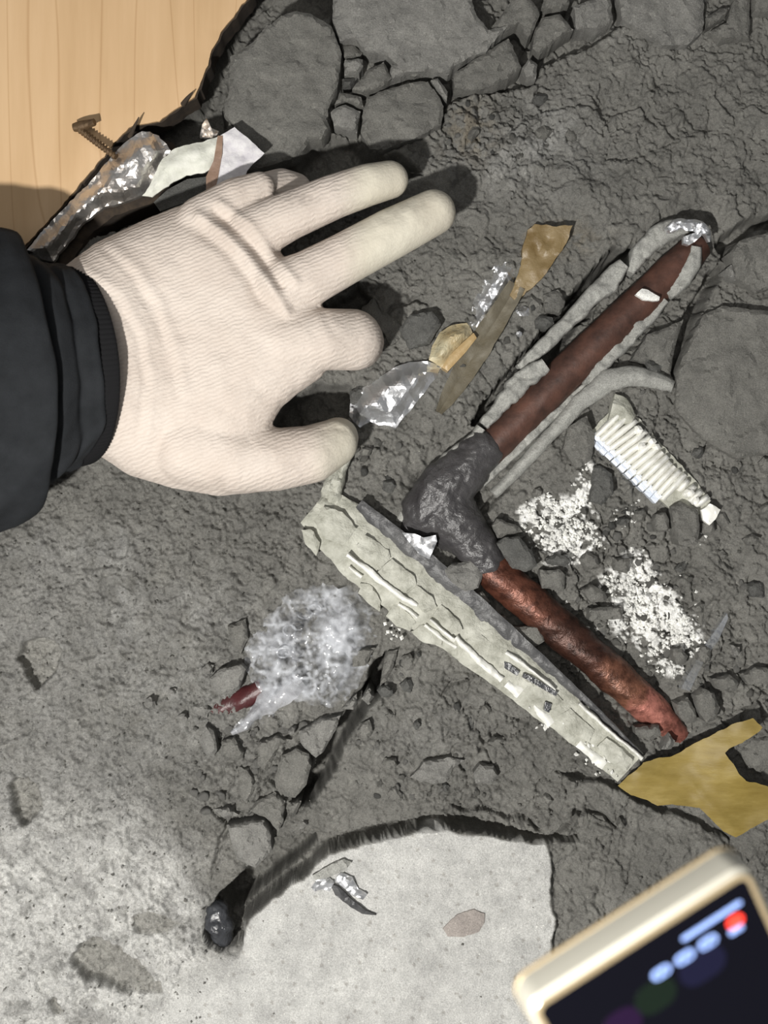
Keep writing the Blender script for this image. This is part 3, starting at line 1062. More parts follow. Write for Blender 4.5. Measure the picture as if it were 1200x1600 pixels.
elbow = fuse('elbow_joint', [
    chain([(752, 706, .003, 34), (722, 738, .004, 40), (690, 768, .004, 44), (664, 800, .002, 38), (650, 818, -.001, 26)]),
    chain([(690, 775, .003, 42), (712, 815, .003, 42), (735, 845, .003, 36), (760, 876, .003, 32)]),
    chain([(700, 810, .0, 38), (706, 842, -.003, 24), (704, 852, -.006, 16)]),
], .0012, 5, M['tar'], pipe, elbow_edit)
elbow['label'] = 'dark grey taped elbow'


def lump(v0):
    return lambda v: v0 * (1 - np.abs(v) ** 2.2)


def rub(a, s, seed):
    return lambda x, y: a * fbm(x / s, y / s, seed, 4)


LAG = [
    ([(622, 815, .001, 6), (655, 765, .003, 9), (700, 717, .005, 11), (738, 688, .007, 11), (752, 668, .008, 8)], 'lagging'),
    ([(756, 664, .008, 9), (790, 622, .010, 15), (824, 588, .011, 20), (852, 568, .011, 11)], 'lagging'),
    ([(812, 574, .006, 8), (855, 534, .008, 11), (905, 484, .009, 13), (950, 440, .010, 16), (976, 412, .010, 11)], 'lagging'),
    ([(985, 425, .006, 7), (1000, 395, .007, 14), (1022, 372, .008, 18), (1050, 356, .009, 17), (1075, 356, .009, 10)], 'lagging'),
    ([(1088, 385, .005, 8), (1082, 415, .006, 14), (1066, 440, .006, 13), (1046, 462, .006, 8)], 'lagging'),
    ([(1040, 468, .005, 7), (1015, 495, .006, 11), (980, 530, .006, 12), (940, 572, .006, 10), (915, 600, .005, 6)], 'lagging'),
    ([(922, 594, .002, 4), (874, 640, .003, 6), (825, 688, .003, 7), (785, 726, .003, 7), (754, 757, .002, 5)], 'lagging'),
]
for k, (pts, mk) in enumerate(LAG):
    strip('pipe_lagging', pts, lambda v: .0022 - .0040 * np.abs(v) ** 8, M[mk], pipe, 2.6, 15, .012, rub(.0022, 14, 200 + k), .38 if k == 1 else .22, 300 + k, sharp=60)
strip('foil_tip', [(1040, 362, .012, 5), (1062, 350, .014, 9), (1085, 350, .014, 10), (1103, 362, .012, 8), (1108, 378, .008, 4)], lump(.003), M['foil'], pipe, 3, 9, .0008, rub(.003, 6, 240), .3, 241, smooth=False)
plate('foil_tip', [(1068, 370), (1078, 366), (1090, 363), (1098, 366), (1088, 376), (1076, 383), (1068, 380)], lambda x, y, d: .014 + .0015 * fbm(x / 5, y / 5, 8, 2), .009, 4, M['foil'], pipe, smooth=False)

flake = plate('plaster_flake', [(993, 460), (1003, 451), (1013, 453), (1024, 460), (1031, 464), (1030, 469), (1018, 470), (1004, 468)], lambda x, y, d: .0145 + .0012 * sst(0, 8, d), .0105, 4, M['plaster'], None, jit=.6)
tag(flake, 'cream plaster flake lying across the dark brown pipe leg', 'flake')

# grey plastic sheet edge between upper pipe and ribbed sleeve
sheet = strip('plastic_sheet_edge', [(772, 772, .001, 8), (800, 745, .003, 9), (860, 680, .005, 10), (905, 630, .007, 13), (950, 595, .010, 17), (985, 586, .010, 16), (1020, 592, .009, 14), (1052, 604, .006, 9)], lump(.004), M['lagging'], None, 4, 13, .014, rub(.0012, 12, 260), .12, 261, sharp=60)
tag(sheet, 'bent grey sheet edge curving along below the brown pipe leg', 'sheet')


# ------------------------------------------------------------------ ribbed white sleeve piece
rib_root = empty('ribbed_sleeve', (0, 0, 0), 'ribbed cream-white foam sleeve piece with bluish mesh edge half buried right of the pipe', 'foam sleeve')
rib_a = [(928, 678), (955, 702), (985, 730), (1015, 760), (1042, 786), (1066, 812)]   # lower left ends
rib_b = [(972, 634), (1004, 666), (1030, 694), (1052, 722), (1076, 748), (1112, 780)]  # upper right ends


def lerp_pl(pl, t):
    k = min(int(t * (len(pl) - 1)), len(pl) - 2)
    f = t * (len(pl) - 1) - k
    return (pl[k][0] + (pl[k + 1][0] - pl[k][0]) * f, pl[k][1] + (pl[k + 1][1] - pl[k][1]) * f)


NR = 18
for k in range(NR):
    t = (k + .5) / NR
    a, b = lerp_pl(rib_a, t), lerp_pl(rib_b, t)
    if k >= 14:       # the lower ends of the last ribs are covered by a stone
        a = (a[0] * .45 + b[0] * .55, a[1] * .45 + b[1] * .55)
    sh = random.uniform(-.06, .04)
    b = (b[0] + (b[0] - a[0]) * sh, b[1] + (b[1] - a[1]) * sh)
    zz = .009 + .002 * math.sin(k * .9) * .4
    strip('rib', [(a[0], a[1], zz - .003, 4.8), (a[0] * .7 + b[0] * .3, a[1] * .7 + b[1] * .3, zz, 5.1), (a[0] * .3 + b[0] * .7, a[1] * .3 + b[1] * .7, zz + .001, 5.1), (b[0], b[1], zz - .003, 4.6)], lump(.0042), M['white_rib'], rib_root, 4.5, 7, .009, rub(.0009, 7, 400 + k), .10, 420 + k, sharp=70)
plate('sleeve_base', [(925, 672), (965, 632), (1000, 655), (1040, 700), (1090, 755), (1112, 782), (1100, 802), (1060, 805), (1010, 765), (960, 715)], lambda x, y, d: .0052 + .0004 * fbm(x / 9, y / 9, 4, 2), -.01, 9, M['cream'], rib_root, jit=2)
for row in range(2):
    for k in range(11):
        t = (k + .5) / 15
        a, b = lerp_pl(rib_a, t), lerp_pl(rib_b, t)
        off = -0.02 - .15 * row
        cx, cy = a[0] + (b[0] - a[0]) * off, a[1] + (b[1] - a[1]) * off
        ux, uy = .68, .72
        vx, vy = .70, -.71
        hw, hh = 6.0, 4.0
        q = [(cx + ux * hw * i + vx * hh * j, cy + uy * hw * i + vy * hh * j) for i, j in ((-1, -1), (1, -1), (1, 1), (-1, 1))]
        plate('mesh_tab', q, lambda x, y, d, r=row: .0075 - .002 * r + .0010 * sst(0, 3, d), -.004, 4, M['blue_rib'], rib_root, jit=.4)
plate('end_block', [(1095, 797), (1110, 787), (1126, 797), (1118, 812), (1108, 820), (1098, 812)], lambda x, y, d: .011 + .001 * sst(0, 5, d) + .0008 * fbm(x / 5, y / 5, 3, 2), -.008, 4, M['white_rib'], rib_root, jit=1)
strip('dust_coat', [(955, 640, .010, 22), (975, 645, .010, 18), (990, 655, .0095, 10)], lump(.003), M['cream'], rib_root, 4, 11, .012, rub(.0022, 8, 450), .3, 451)
for (x, y, r) in ((998, 672, 7), (1020, 690, 6), (1003, 697, 6), (1027, 698, 5), (1078, 770, 7), (1088, 782, 7)):
    plate('rib_crumb', [(x + r * math.cos(a) * random.uniform(.8, 1.2), y + r * math.sin(a) * random.uniform(.8, 1.2)) for a in [i * math.pi / 3 for i in range(6)]], lambda x, y, d: .0135 + .002 * sst(0, 4, d), .004, 4, M['white_rib'], rib_root)


# ------------------------------------------------------------------ long insulation trough
tr = empty('insulation_trough', (0, 0, 0), 'long cream insulation strip with grey film side running from thumb to ochre paper', 'insulation')
CEN = [(492, 790, .004, 34), (530, 822, .008, 48), (580, 866, .010, 52), (640, 918, .010, 50), (710, 974, .010, 44), (780, 1030, .010, 38), (850, 1085, .009, 36), (920, 1140, .008, 34), (985, 1200, .006, 30)]


def offs(pts, o, z=None, w=None):
    Q = np.array(pts, float)
    T = np.gradient(Q[:, :2], axis=0)
    T /= np.linalg.norm(T, axis=1)[:, None]
    Nn = np.stack([T[:, 1], -T[:, 0]], -1)      # to the upper right
    out = []
    for k in range(len(Q)):
        s = o if not callable(o) else o(k)
        out.append((Q[k, 0] + Nn[k, 0] * s, Q[k, 1] + Nn[k, 1] * s, Q[k, 2] if z is None else z, Q[k, 3] if w is None else (w if not callable(w) else w(k))))
    return out


strip('trough_body', CEN, lambda v: .003 * (1 - v ** 2), M['cream'], tr, 5, 21, .016, rub(.0016, 22, 500), .07, 501, sharp=60)
film = strip('side_film', offs(CEN[1:], lambda k: (44, 44, 44, 42, 38, 33, 28, 24)[k], w=lambda k: (10, 15, 18, 17, 14, 11, 7, 5)[k]), lambda v: .0025 - .0015 * v ** 2 - .002 * v, M['grey_film'], tr, 4, 13, .012, rub(.0010, 16, 510), .06, 511)
film['label'] = 'dark grey glossy film along the upper edge'


def bead(pts, w, z0, seed):
    return strip('edge_bead', [(x, y, z, w) for x, y, z in pts], lump(.0014), M['cream_white'], tr, 3, 7, .004, rub(.0008, 9, seed), .6, seed)


bead([(543, 866, .0165), (570, 888, .0165), (600, 912, .0165), (628, 934, .0165), (652, 946, .0155)], 4.5, 0, 520)
bead([(545, 886, .0135), (565, 902, .0135)], 3, 0, 521)
bead([(622, 944, .0140), (640, 955, .0140), (652, 965, .0140)], 3.5, 0, 522)
bead([(672, 968, .0150), (690, 985, .0150), (712, 1000, .0150)], 3.5, 0, 523)
bead([(664, 976, .0135), (690, 998, .0135), (713, 1012, .0130)], 3, 0, 524)
bead([(712, 996, .0150), (740, 1024, .0145), (765, 1045, .0140), (785, 1062, .0130)], 4.5, 0, 525)
bead([(792, 1067, .0110), (803, 1076, .0110), (813, 1084, .0110)], 6.5, 0, 526)
bead([(790, 1020, .0150), (830, 1046, .0150), (868, 1078, .0150)], 3.0, 0, 527)
bead([(905, 1100, .0135), (950, 1140, .0130), (1004, 1186, .0110)], 3.2, 0, 528)
bead([(835, 1102, .0100), (850, 1118, .0100), (862, 1132, .0090)], 6, 0, 529)
bead([(905, 1160, .0090), (925, 1178, .0090), (945, 1196, .0085)], 6.5, 0, 530)
# the pads of the quilted cream face
PADS = [
    [(505, 792), (535, 800), (558, 826), (536, 852), (508, 842), (490, 815)],
    [(556, 852), (572, 836), (608, 860), (610, 872), (588, 892), (562, 872)],
    [(590, 893), (612, 874), (648, 900), (650, 916), (632, 926), (610, 914)],
    [(636, 928), (652, 916), (676, 932), (682, 950), (664, 958), (648, 944)],
    [(676, 962), (690, 944), (718, 970), (724, 984), (706, 992)],
    [(563, 912), (578, 912), (596, 940), (592, 956), (572, 940), (560, 926)],
    [(604, 962), (616, 942), (640, 960), (652, 972), (640, 986), (620, 978)],
    [(642, 988), (660, 974), (688, 996), (690, 1008), (660, 1004)],
    [(470, 828), (486, 826), (500, 848), (494, 868), (476, 850)],
    [(726, 1000), (752, 992), (790, 1024), (786, 1046), (752, 1030)],
    [(820, 1062), (850, 1064), (880, 1096), (862, 1108), (834, 1086)],
    [(872, 1118), (892, 1108), (930, 1142), (920, 1160), (890, 1140)],
    [(934, 1166), (948, 1152), (990, 1186), (980, 1206), (950, 1188)],
]
for k, p in enumerate(PADS):
    zz = .0148 if k < 5 else (.0125 if k < 9 else .0125)
    plate('pad', p, lambda x, y, d, zz=zz: zz + .0008 * sst(0, 4, d) + .0012 * fbm(x / 10, y / 10, 540, 3), zz - .008, 6, M['cream'], tr, jit=1.6, seed=k)
for k, p in enumerate([[(788, 1034), (796, 1036), (812, 1050), (808, 1056), (788, 1044)], [(818, 1052), (830, 1056), (872, 1082), (868, 1088), (840, 1072), (816, 1058)], [(852, 1096), (862, 1100), (858, 1114), (850, 1110)]]):
    plate('slot', p, lambda x, y, d: .0150 + 0 * x, .008, 6, M['black_plastic'], tr)['label'] = 'dark slot in the strip'
plate('film_flap', [(628, 832), (648, 834), (662, 840), (681, 836), (683, 846), (676, 862), (671, 874), (655, 866), (640, 848)], lambda x, y, d: .0175 + .0020 * fbm(x / 9, y / 9, 560, 3), lambda x, y, d: .0165 + .0020 * fbm(x / 9, y / 9, 560, 3), 5, M['foil'], tr, smooth=False)['label'] = 'silvery torn flap beside the elbow'
strip('putty', [(540, 712, .006, 9), (530, 738, .007, 12), (520, 768, .007, 16), (512, 792, .007, 20)], lump(.004), M['cream'], tr, 4, 11, .012, rub(.0025, 9, 565), .4, 566)

# ------------------------------------------------------------------ foil wrapped strip beside the board
fs = empty('foil_strip', (0, 0, 0), 'crumpled foil strip with torn white paper end along the broken board edge', 'foil strip')


def crum(a, s, seed):
    """sharp-creased folds like crushed foil"""
    g = random.Random(seed)
    dirs = [(g.uniform(0, 6.28), s * g.uniform(.8, 2.0), g.uniform(0, 9), g.uniform(.5, 1)) for _ in range(6)]

    def f(x, y, d=None):
        wx_ = x + s * .5 * fbm(x / (s * 3), y / (s * 3), seed, 2)
        wy_ = y + s * .5 * fbm(x / (s * 3) + 20, y / (s * 3), seed, 2)
        z = 0
        for an, sc, ph_, am in dirs:
            t = (wx_ * math.cos(an) + wy_ * math.sin(an)) / sc + ph_
            z = z + am * sc / s * (np.abs(t - np.floor(t) - .5) - .25)
        return a * z
    return f


FA = [(44, 388), (70, 358), (100, 325), (140, 284), (178, 240), (206, 214), (222, 204), (248, 212), (266, 234), (256, 252), (238, 285), (222, 306), (190, 316), (160, 326), (128, 350), (106, 378), (82, 408), (62, 402)]
zf = crum(.0032, 26, 600)
upper_edge = [(44, 388), (100, 325), (178, 240), (222, 204)]
plate('foil', FA, lambda x, y, d: .020 + .010 * sst(0, 22, d) + zf(x, y), lambda x, y, d: .016 + .010 * sst(0, 22, d) + zf(x, y), 5, M['foil_dirty'], fs, jit=2, smooth=False, sharp=None)
plate('foil_shade_sheet', [(x + 20, y + 10) for x, y in FA], lambda x, y, d: .006 + .003 * sst(0, 20, d) + .002 * fbm(x / 12, y / 12, 605, 3), -.02, 8, M['wood_edge'], fs, jit=2)['label'] = 'dark brown sheet in place of the shade below the foil'  # shifted copy of the foil outline, dark to imitate shade under it
FB = [(252, 250), (268, 234), (290, 226), (318, 220), (344, 212), (350, 232), (334, 262), (320, 270), (292, 274), (262, 290), (238, 308), (224, 306), (238, 280)]
plate('paper_backing', FB, lambda x, y, d: .026 + .004 * sst(0, 14, d) + .0016 * fbm(x / 16, y / 16, 610, 3), lambda x, y, d: .025 + .004 * sst(0, 14, d) + .0016 * fbm(x / 16, y / 16, 610, 3), 6, M['paper'], fs, jit=1.6)['label'] = 'cream-white torn paper'
FC = [(343, 212), (366, 199), (390, 218), (413, 239), (398, 254), (386, 266), (383, 276), (366, 286), (342, 294), (336, 296), (340, 270), (346, 240)]
plate('paper_flap', FC, lambda x, y, d: .030 + .0016 * fbm(x / 20, y / 20, 612, 3), lambda x, y, d: .029 + .0016 * fbm(x / 20, y / 20, 612, 3), 6, M['paper_lilac'], fs, jit=.8)['label'] = 'lilac-grey paper flap'
plate('tape_band', [(340, 212), (348, 212), (347, 240), (342, 270), (336, 298), (322, 304), (322, 276), (334, 250)], lambda x, y, d: .0312 + .0006 * fbm(x / 9, y / 9, 614, 3), lambda x, y, d: .0295 + 0 * x, 5, M['brown_tape'], fs)['label'] = 'brown translucent band'
plate('foil_point', [(312, 214), (316, 194), (323, 184), (330, 200), (342, 205), (336, 216)], lambda x, y, d: .022 + .003 * fbm(x / 7, y / 7, 616, 2), lambda x, y, d: .012 + 0 * x, 4, M['foil_dirty'], fs, smooth=False)
plate('paper_shade_slab', [(240, 316), (262, 296), (292, 280), (322, 276), (336, 290), (330, 306), (290, 316), (250, 330)], lambda x, y, d: .006 + .001 * fbm(x / 9, y / 9, 617, 2), -.02, 8, M['mortar_dark'], fs)  # dark slab standing in for the shade between paper and glove

# rusty threaded screw lying over the board edge
a, b = np.array(W(182, 246, .024)), np.array(W(118, 197, .021))
scr = empty('screw', (0, 0, 0), 'rusty threaded screw with a bent head lying on the laminate board', 'screw')
tube('shank', [(*a, .0017), (*(a * .5 + b * .5), .0019), (*b, .0020)], M['rust'], scr, 14, 0, 60, rmod=lambda t, th: 1 + .24 * np.sin(t * 2 * np.pi / .0022 + th))
h0, h1 = np.array(W(116, 200, .021)), np.array(W(148, 191, .025))
tube('head', [(*h0, .0026), (*(h0 * .6 + h1 * .4), .0030), (*h1, .0022)], M['rust'], scr, 12, .12, 5)


# ------------------------------------------------------------------ foil and tape strip in the middle
mf = empty('foil_tape_strip', (0, 0, 0), 'silver foil and yellowed film strip beside the index finger', 'foil strip')


def wrap(pl, z, rise):
    return lambda x, y, d: z + rise * sst(0, 20, d)


zq = crum(.0030, 24, 620)
zr = crum(.0024, 12, 630)
FL = [(545, 650), (548, 622), (566, 606), (592, 590), (615, 575), (640, 566), (668, 564), (692, 574), (680, 592), (650, 630), (618, 668), (604, 664), (592, 664), (578, 658), (562, 668)]
plate('foil', FL, lambda x, y, d: .007 + .010 * sst(0, 24, d) + zq(x, y), -.010, 5, M['foil'], mf, jit=1, smooth=False, sharp=None)['label'] = 'crumpled silver foil band'
FY = [(670, 562), (676, 540), (686, 520), (706, 508), (730, 504), (742, 526), (724, 548), (706, 564), (692, 575)]
plate('film', FY, lambda x, y, d: .008 + .008 * sst(0, 18, d) + .5 * zq(x, y), -.010, 5, M['yellow_film'], mf, jit=1, smooth=True, sharp=30)['label'] = 'yellowed creased film'
plate('film_edge', [(690, 574), (702, 556), (722, 536), (740, 520), (745, 528), (728, 550), (700, 580)], lambda x, y, d: .0155 + .001 * sst(0, 5, d), .0, 4, M['amber_film'], mf)['label'] = 'amber lower edge'
FU = [(735, 503), (740, 470), (756, 440), (774, 413), (796, 408), (812, 414), (804, 434), (789, 467), (770, 495), (754, 518), (744, 526)]
plate('foil', FU, lambda x, y, d: .005 + .007 * sst(0, 18, d) + 1.4 * zr(x, y), -.010, 4, M['foil'], mf, jit=2, smooth=False, sharp=None)['label'] = 'torn sparkling foil patch'

tp = empty('packing_tape', (0, 0, 0), 'brown packing tape strip creased along the ditch, ochre at its upper end', 'tape')
TA = [(814, 416), (818, 384), (824, 360), (834, 349), (858, 352), (895, 352), (888, 374), (868, 405), (850, 432), (828, 452), (806, 470), (796, 462)]
ztp = lambda x, y, d=None: .0065 + .0016 * fbm(x / 15, y / 15, 640, 3)
plate('tape_end', TA, lambda x, y, d: ztp(x, y) + .0050, lambda x, y, d: ztp(x, y) - .006, 6, M['ochre_tape'], tp, jit=2)['label'] = 'ochre frayed tape end'
strip('tape_run', [(808, 445, .010, 14), (780, 492, .0095, 17), (750, 540, .0085, 19), (722, 585, .007, 18), (698, 625, .006, 12), (686, 644, .004, 6)], lambda v: .004 * np.abs(v) - .001, M['olive_tape'], tp, 5, 13, .010, rub(.0012, 14, 645), .1, 646)['label'] = 'dusty olive folded run of tape'
for k, (cx, cy, r) in enumerate(((818, 486, 12), (812, 522, 6))):
    o = plate('foil_crumb', [(cx + r * random.uniform(.6, 1.1) * math.cos(a), cy + r * random.uniform(.5, .9) * math.sin(a)) for a in [i * math.pi / 4 for i in range(8)]], lambda x, y, d: .008 + .004 * sst(0, 8, d) + .8 * zr(x, y), -.004, 3.5, M['foil'], smooth=False, sharp=None)
    tag(o, ('larger glinting foil crumb between packing tape and pipe', 'tiny foil crumb just below the larger glinting one')[k], 'foil crumb')

# ------------------------------------------------------------------ ochre paper, lower right
YP = [(966, 1228), (985, 1209), (1006, 1192), (1030, 1184), (1052, 1181), (1085, 1162), (1118, 1146), (1148, 1130), (1176, 1123), (1191, 1137), (1188, 1142), (1160, 1160), (1140, 1170), (1133, 1178), (1146, 1194), (1156, 1212), (1166, 1220), (1190, 1226), (1230, 1240), (1236, 1262), (1204, 1278), (1150, 1308), (1130, 1298), (1108, 1278), (1092, 1262), (1050, 1257), (1026, 1260), (1010, 1250), (985, 1242)]


def zyp(x, y):
    return .0125 + .012 * sst(1040, 1190, x) * (1 - sst(1180, 1280, y)) + .0016 * fbm(x / 45, y / 45, 650, 3) + .0012 * np.exp(-(poly_d(x, y, [(1000, 1210), (1080, 1225), (1150, 1300)]) / 7) ** 2)


yp = plate('ochre_paper', YP, lambda x, y, d: zyp(x, y), lambda x, y, d: zyp(x, y) - .0006, 7, M['ochre_paper'], jit=1.2, ostep=5)
tag(yp, 'torn ochre-yellow waxed paper sheet at the end of the insulation strip', 'paper')

# ------------------------------------------------------------------ bubble film and red pipe stub
BF = [(384, 1014), (398, 986), (420, 962), (442, 938), (470, 922), (505, 914), (545, 918), (572, 936), (592, 962), (594, 990), (578, 1012), (572, 1050), (548, 1086), (520, 1104), (478, 1100), (448, 1098), (424, 1118), (396, 1136), (372, 1146), (360, 1142), (382, 1116), (408, 1090), (396, 1064), (384, 1044)]


def zbf(x, y, d):
    q = voro(x / 34 + .25 * fbm(x / 25, y / 25, 660, 2), y / 34, 661)
    r = voro(x / 17, y / 17, 662)
    hole = np.exp(-((x - 476) ** 2 / 28 ** 2 + (y - 962) ** 2 / 20 ** 2)) + .8 * np.exp(-((x - 446) ** 2 / 24 ** 2 + (y - 1018) ** 2 / 16 ** 2))
    return .004 + .014 * sst(0, 45, d) + .006 * (.45 - q[0]) + .003 * (.45 - r[0]) + .003 * fbm(x / 40, y / 40, 663, 3) - .010 * hole


bf = plate('bubble_film', BF, zbf, lambda x, y, d: zbf(x, y, d) - .0005, 4.0, M['clear'], jit=6, sharp=45)


def milk(o, k0):
    n = len(o.data.vertices)
    c = np.empty(n * 3)
    o.data.vertices.foreach_get('co', c)
    x, y = unW(c.reshape(-1, 3))
    q = voro(x / 30 + .25 * fbm(x / 25, y / 25, 660, 2), y / 30, 661 + k0)
    r = voro(x / 14, y / 14, 663 + k0)
    m = .42 * (1 - sst(.02, .16, q[1] - q[0])) + .22 * (1 - sst(.02, .2, r[1] - r[0]))
    big = .55 * np.exp(-((x - 528) ** 2 / 22 ** 2 + (y - 990) ** 2 / 42 ** 2)) + .5 * np.exp(-((x - 502) ** 2 / 32 ** 2 + (y - 932) ** 2 / 16 ** 2)) + .5 * np.exp(-((x - 435) ** 2 / 34 ** 2 + (y - 1085) ** 2 / 20 ** 2)) + .3 * np.exp(-((x - 420) ** 2 / 24 ** 2 + (y - 1000) ** 2 / 30 ** 2))
    hole = np.exp(-((x - 474) ** 2 / 26 ** 2 + (y - 968) ** 2 / 26 ** 2))
    m = np.clip(m * .85 + big * .75 * (.7 + .8 * fbm(x / 10, y / 10, 667, 3)) + .04 + .10 * fbm(x / 30, y / 30, 668, 3), .02, .75) * (1 - .6 * hole)
    if k0 < 40:
        m = m * (.55 + .45 * sst(0, 14, poly_d(x, y, BF, True)))
    o.data.attributes.new('milk', 'FLOAT', 'POINT').data.foreach_set('value', m.astype(np.float32))


milk(bf, 0)
tag(bf, 'crinkled clear bubble film clump left of the insulation strip', 'plastic film')
under = plate('film_fold', [(x * .8 + 484 * .2, y * .8 + 1010 * .2) for x, y in BF], lambda x, y, d: zbf(x, y, d + 12) - .004 + .003 * fbm(x / 10, y / 10, 665, 3), lambda x, y, d: zbf(x, y, d + 12) - .0046 + .003 * fbm(x / 10, y / 10, 665, 3), 5.0, M['clear'], bf, jit=4, sharp=45)
milk(under, 20)
for k, (cx, cy, w) in enumerate(((476, 958, 12), (492, 952, 10), (452, 985, 11), (465, 978, 9), (442, 1020, 10), (462, 1024, 8))):
    pts = [(cx + w * math.cos(i * math.pi / 4), cy + w * .8 * math.sin(i * math.pi / 4)) for i in range(9)]
    v = [(*W(x, y, .0155 + .0012 * math.sin(i * 1.7 + k)), .0007) for i, (x, y) in enumerate(pts)]
    milk(tube('bubble_rim', v, M['clear'], bf, 6, 0, 3), 40)
strip('film_lip', [(362, 1147, .002, 5), (388, 1128, .005, 9), (418, 1098, .007, 14), (446, 1082, .009, 16), (470, 1062, .011, 12)], lump(.003), mat_film('cloudy_film', (.55, .56, .59), .2, .6, 90), bf, 4, 9, .001, rub(.0022, 12, 668), .4, 669)
rp = empty('red_pipe', (0, 0, 0), 'dark red pipe stub poking out below the bubble film', 'pipe')
tube('pipe_wall', [wp(328, 1114, -.007, 13), wp(350, 1106, -.005, 15), wp(380, 1092, -.003, 16), wp(412, 1074, -.002, 16)], M['red_pipe'], rp, 22, .16, 8, 2)

# ------------------------------------------------------------------ small things on the lower edge
fc = empty('foil_scrap', (0, 0, 0), 'torn silver-white foil scrap lying on the pale concrete', 'foil scrap')
zs = lambda x, y: HT(x, y) + .0008
SC = [([(488, 1368), (505, 1358), (520, 1349), (538, 1342), (550, 1347), (538, 1362), (512, 1371), (494, 1376)], 'lagging'),
      ([(486, 1387), (496, 1374), (512, 1370), (522, 1380), (516, 1392), (502, 1390), (492, 1394)], 'foil'),
      ([(522, 1376), (534, 1364), (550, 1372), (560, 1390), (574, 1398), (566, 1406), (552, 1400), (538, 1388)], 'foil'),
      ([(516, 1382), (530, 1386), (548, 1404), (572, 1424), (588, 1430), (566, 1428), (540, 1412), (524, 1398)], 'grey_film')]
for p, mk in SC:
    plate('scrap_layer', p, lambda x, y, d: .0115 + .0010 * sst(0, 6, d) + .0012 * fbm(x / 6, y / 6, 671, 2), .0085, 4, M[mk], fc, smooth=mk != 'foil', jit=1, sharp=30)
bl = fuse('plastic_lump', [chain([(340, 1424, -.006, 18), (342, 1444, -.004, 22), (348, 1464, -.007, 18)])], .0010, 3, M['black_plastic'], None, lambda c, n: c + n * (.0012 * fbm(c[:, 0] / .005, c[:, 1] / .005, 14, 3))[:, None])
tag(bl, 'shiny black plastic lump at the lower end of the gap', 'plastic lump')
sl = plate('plastic_sliver', [(1064, 1076), (1074, 1056), (1086, 1036), (1104, 1004), (1124, 976), (1136, 958), (1138, 966), (1122, 1002), (1106, 1022), (1090, 1054), (1078, 1080)], lambda x, y, d: .0055 + .0015 * fbm(x / 14, y / 14, 675, 2), lambda x, y, d: -.002 + 0 * x, 5, mat_film('hazy_film', (.50, .53, .58), .1, .32, 60))
tag(sl, 'hazy plastic sliver on the screed right of the white crumbs', 'plastic film')
peb = plate('aggregate_stone', [(692, 1451), (702, 1440), (714, 1429), (740, 1421), (758, 1428), (756, 1442), (748, 1456), (724, 1464), (700, 1463)], lambda x, y, d: .0098 + .0004 * sst(0, 5, d), .002, 6, M['stone'], floor, jit=1)
peb['label'] = 'smooth brown-grey stone set in the pale concrete'

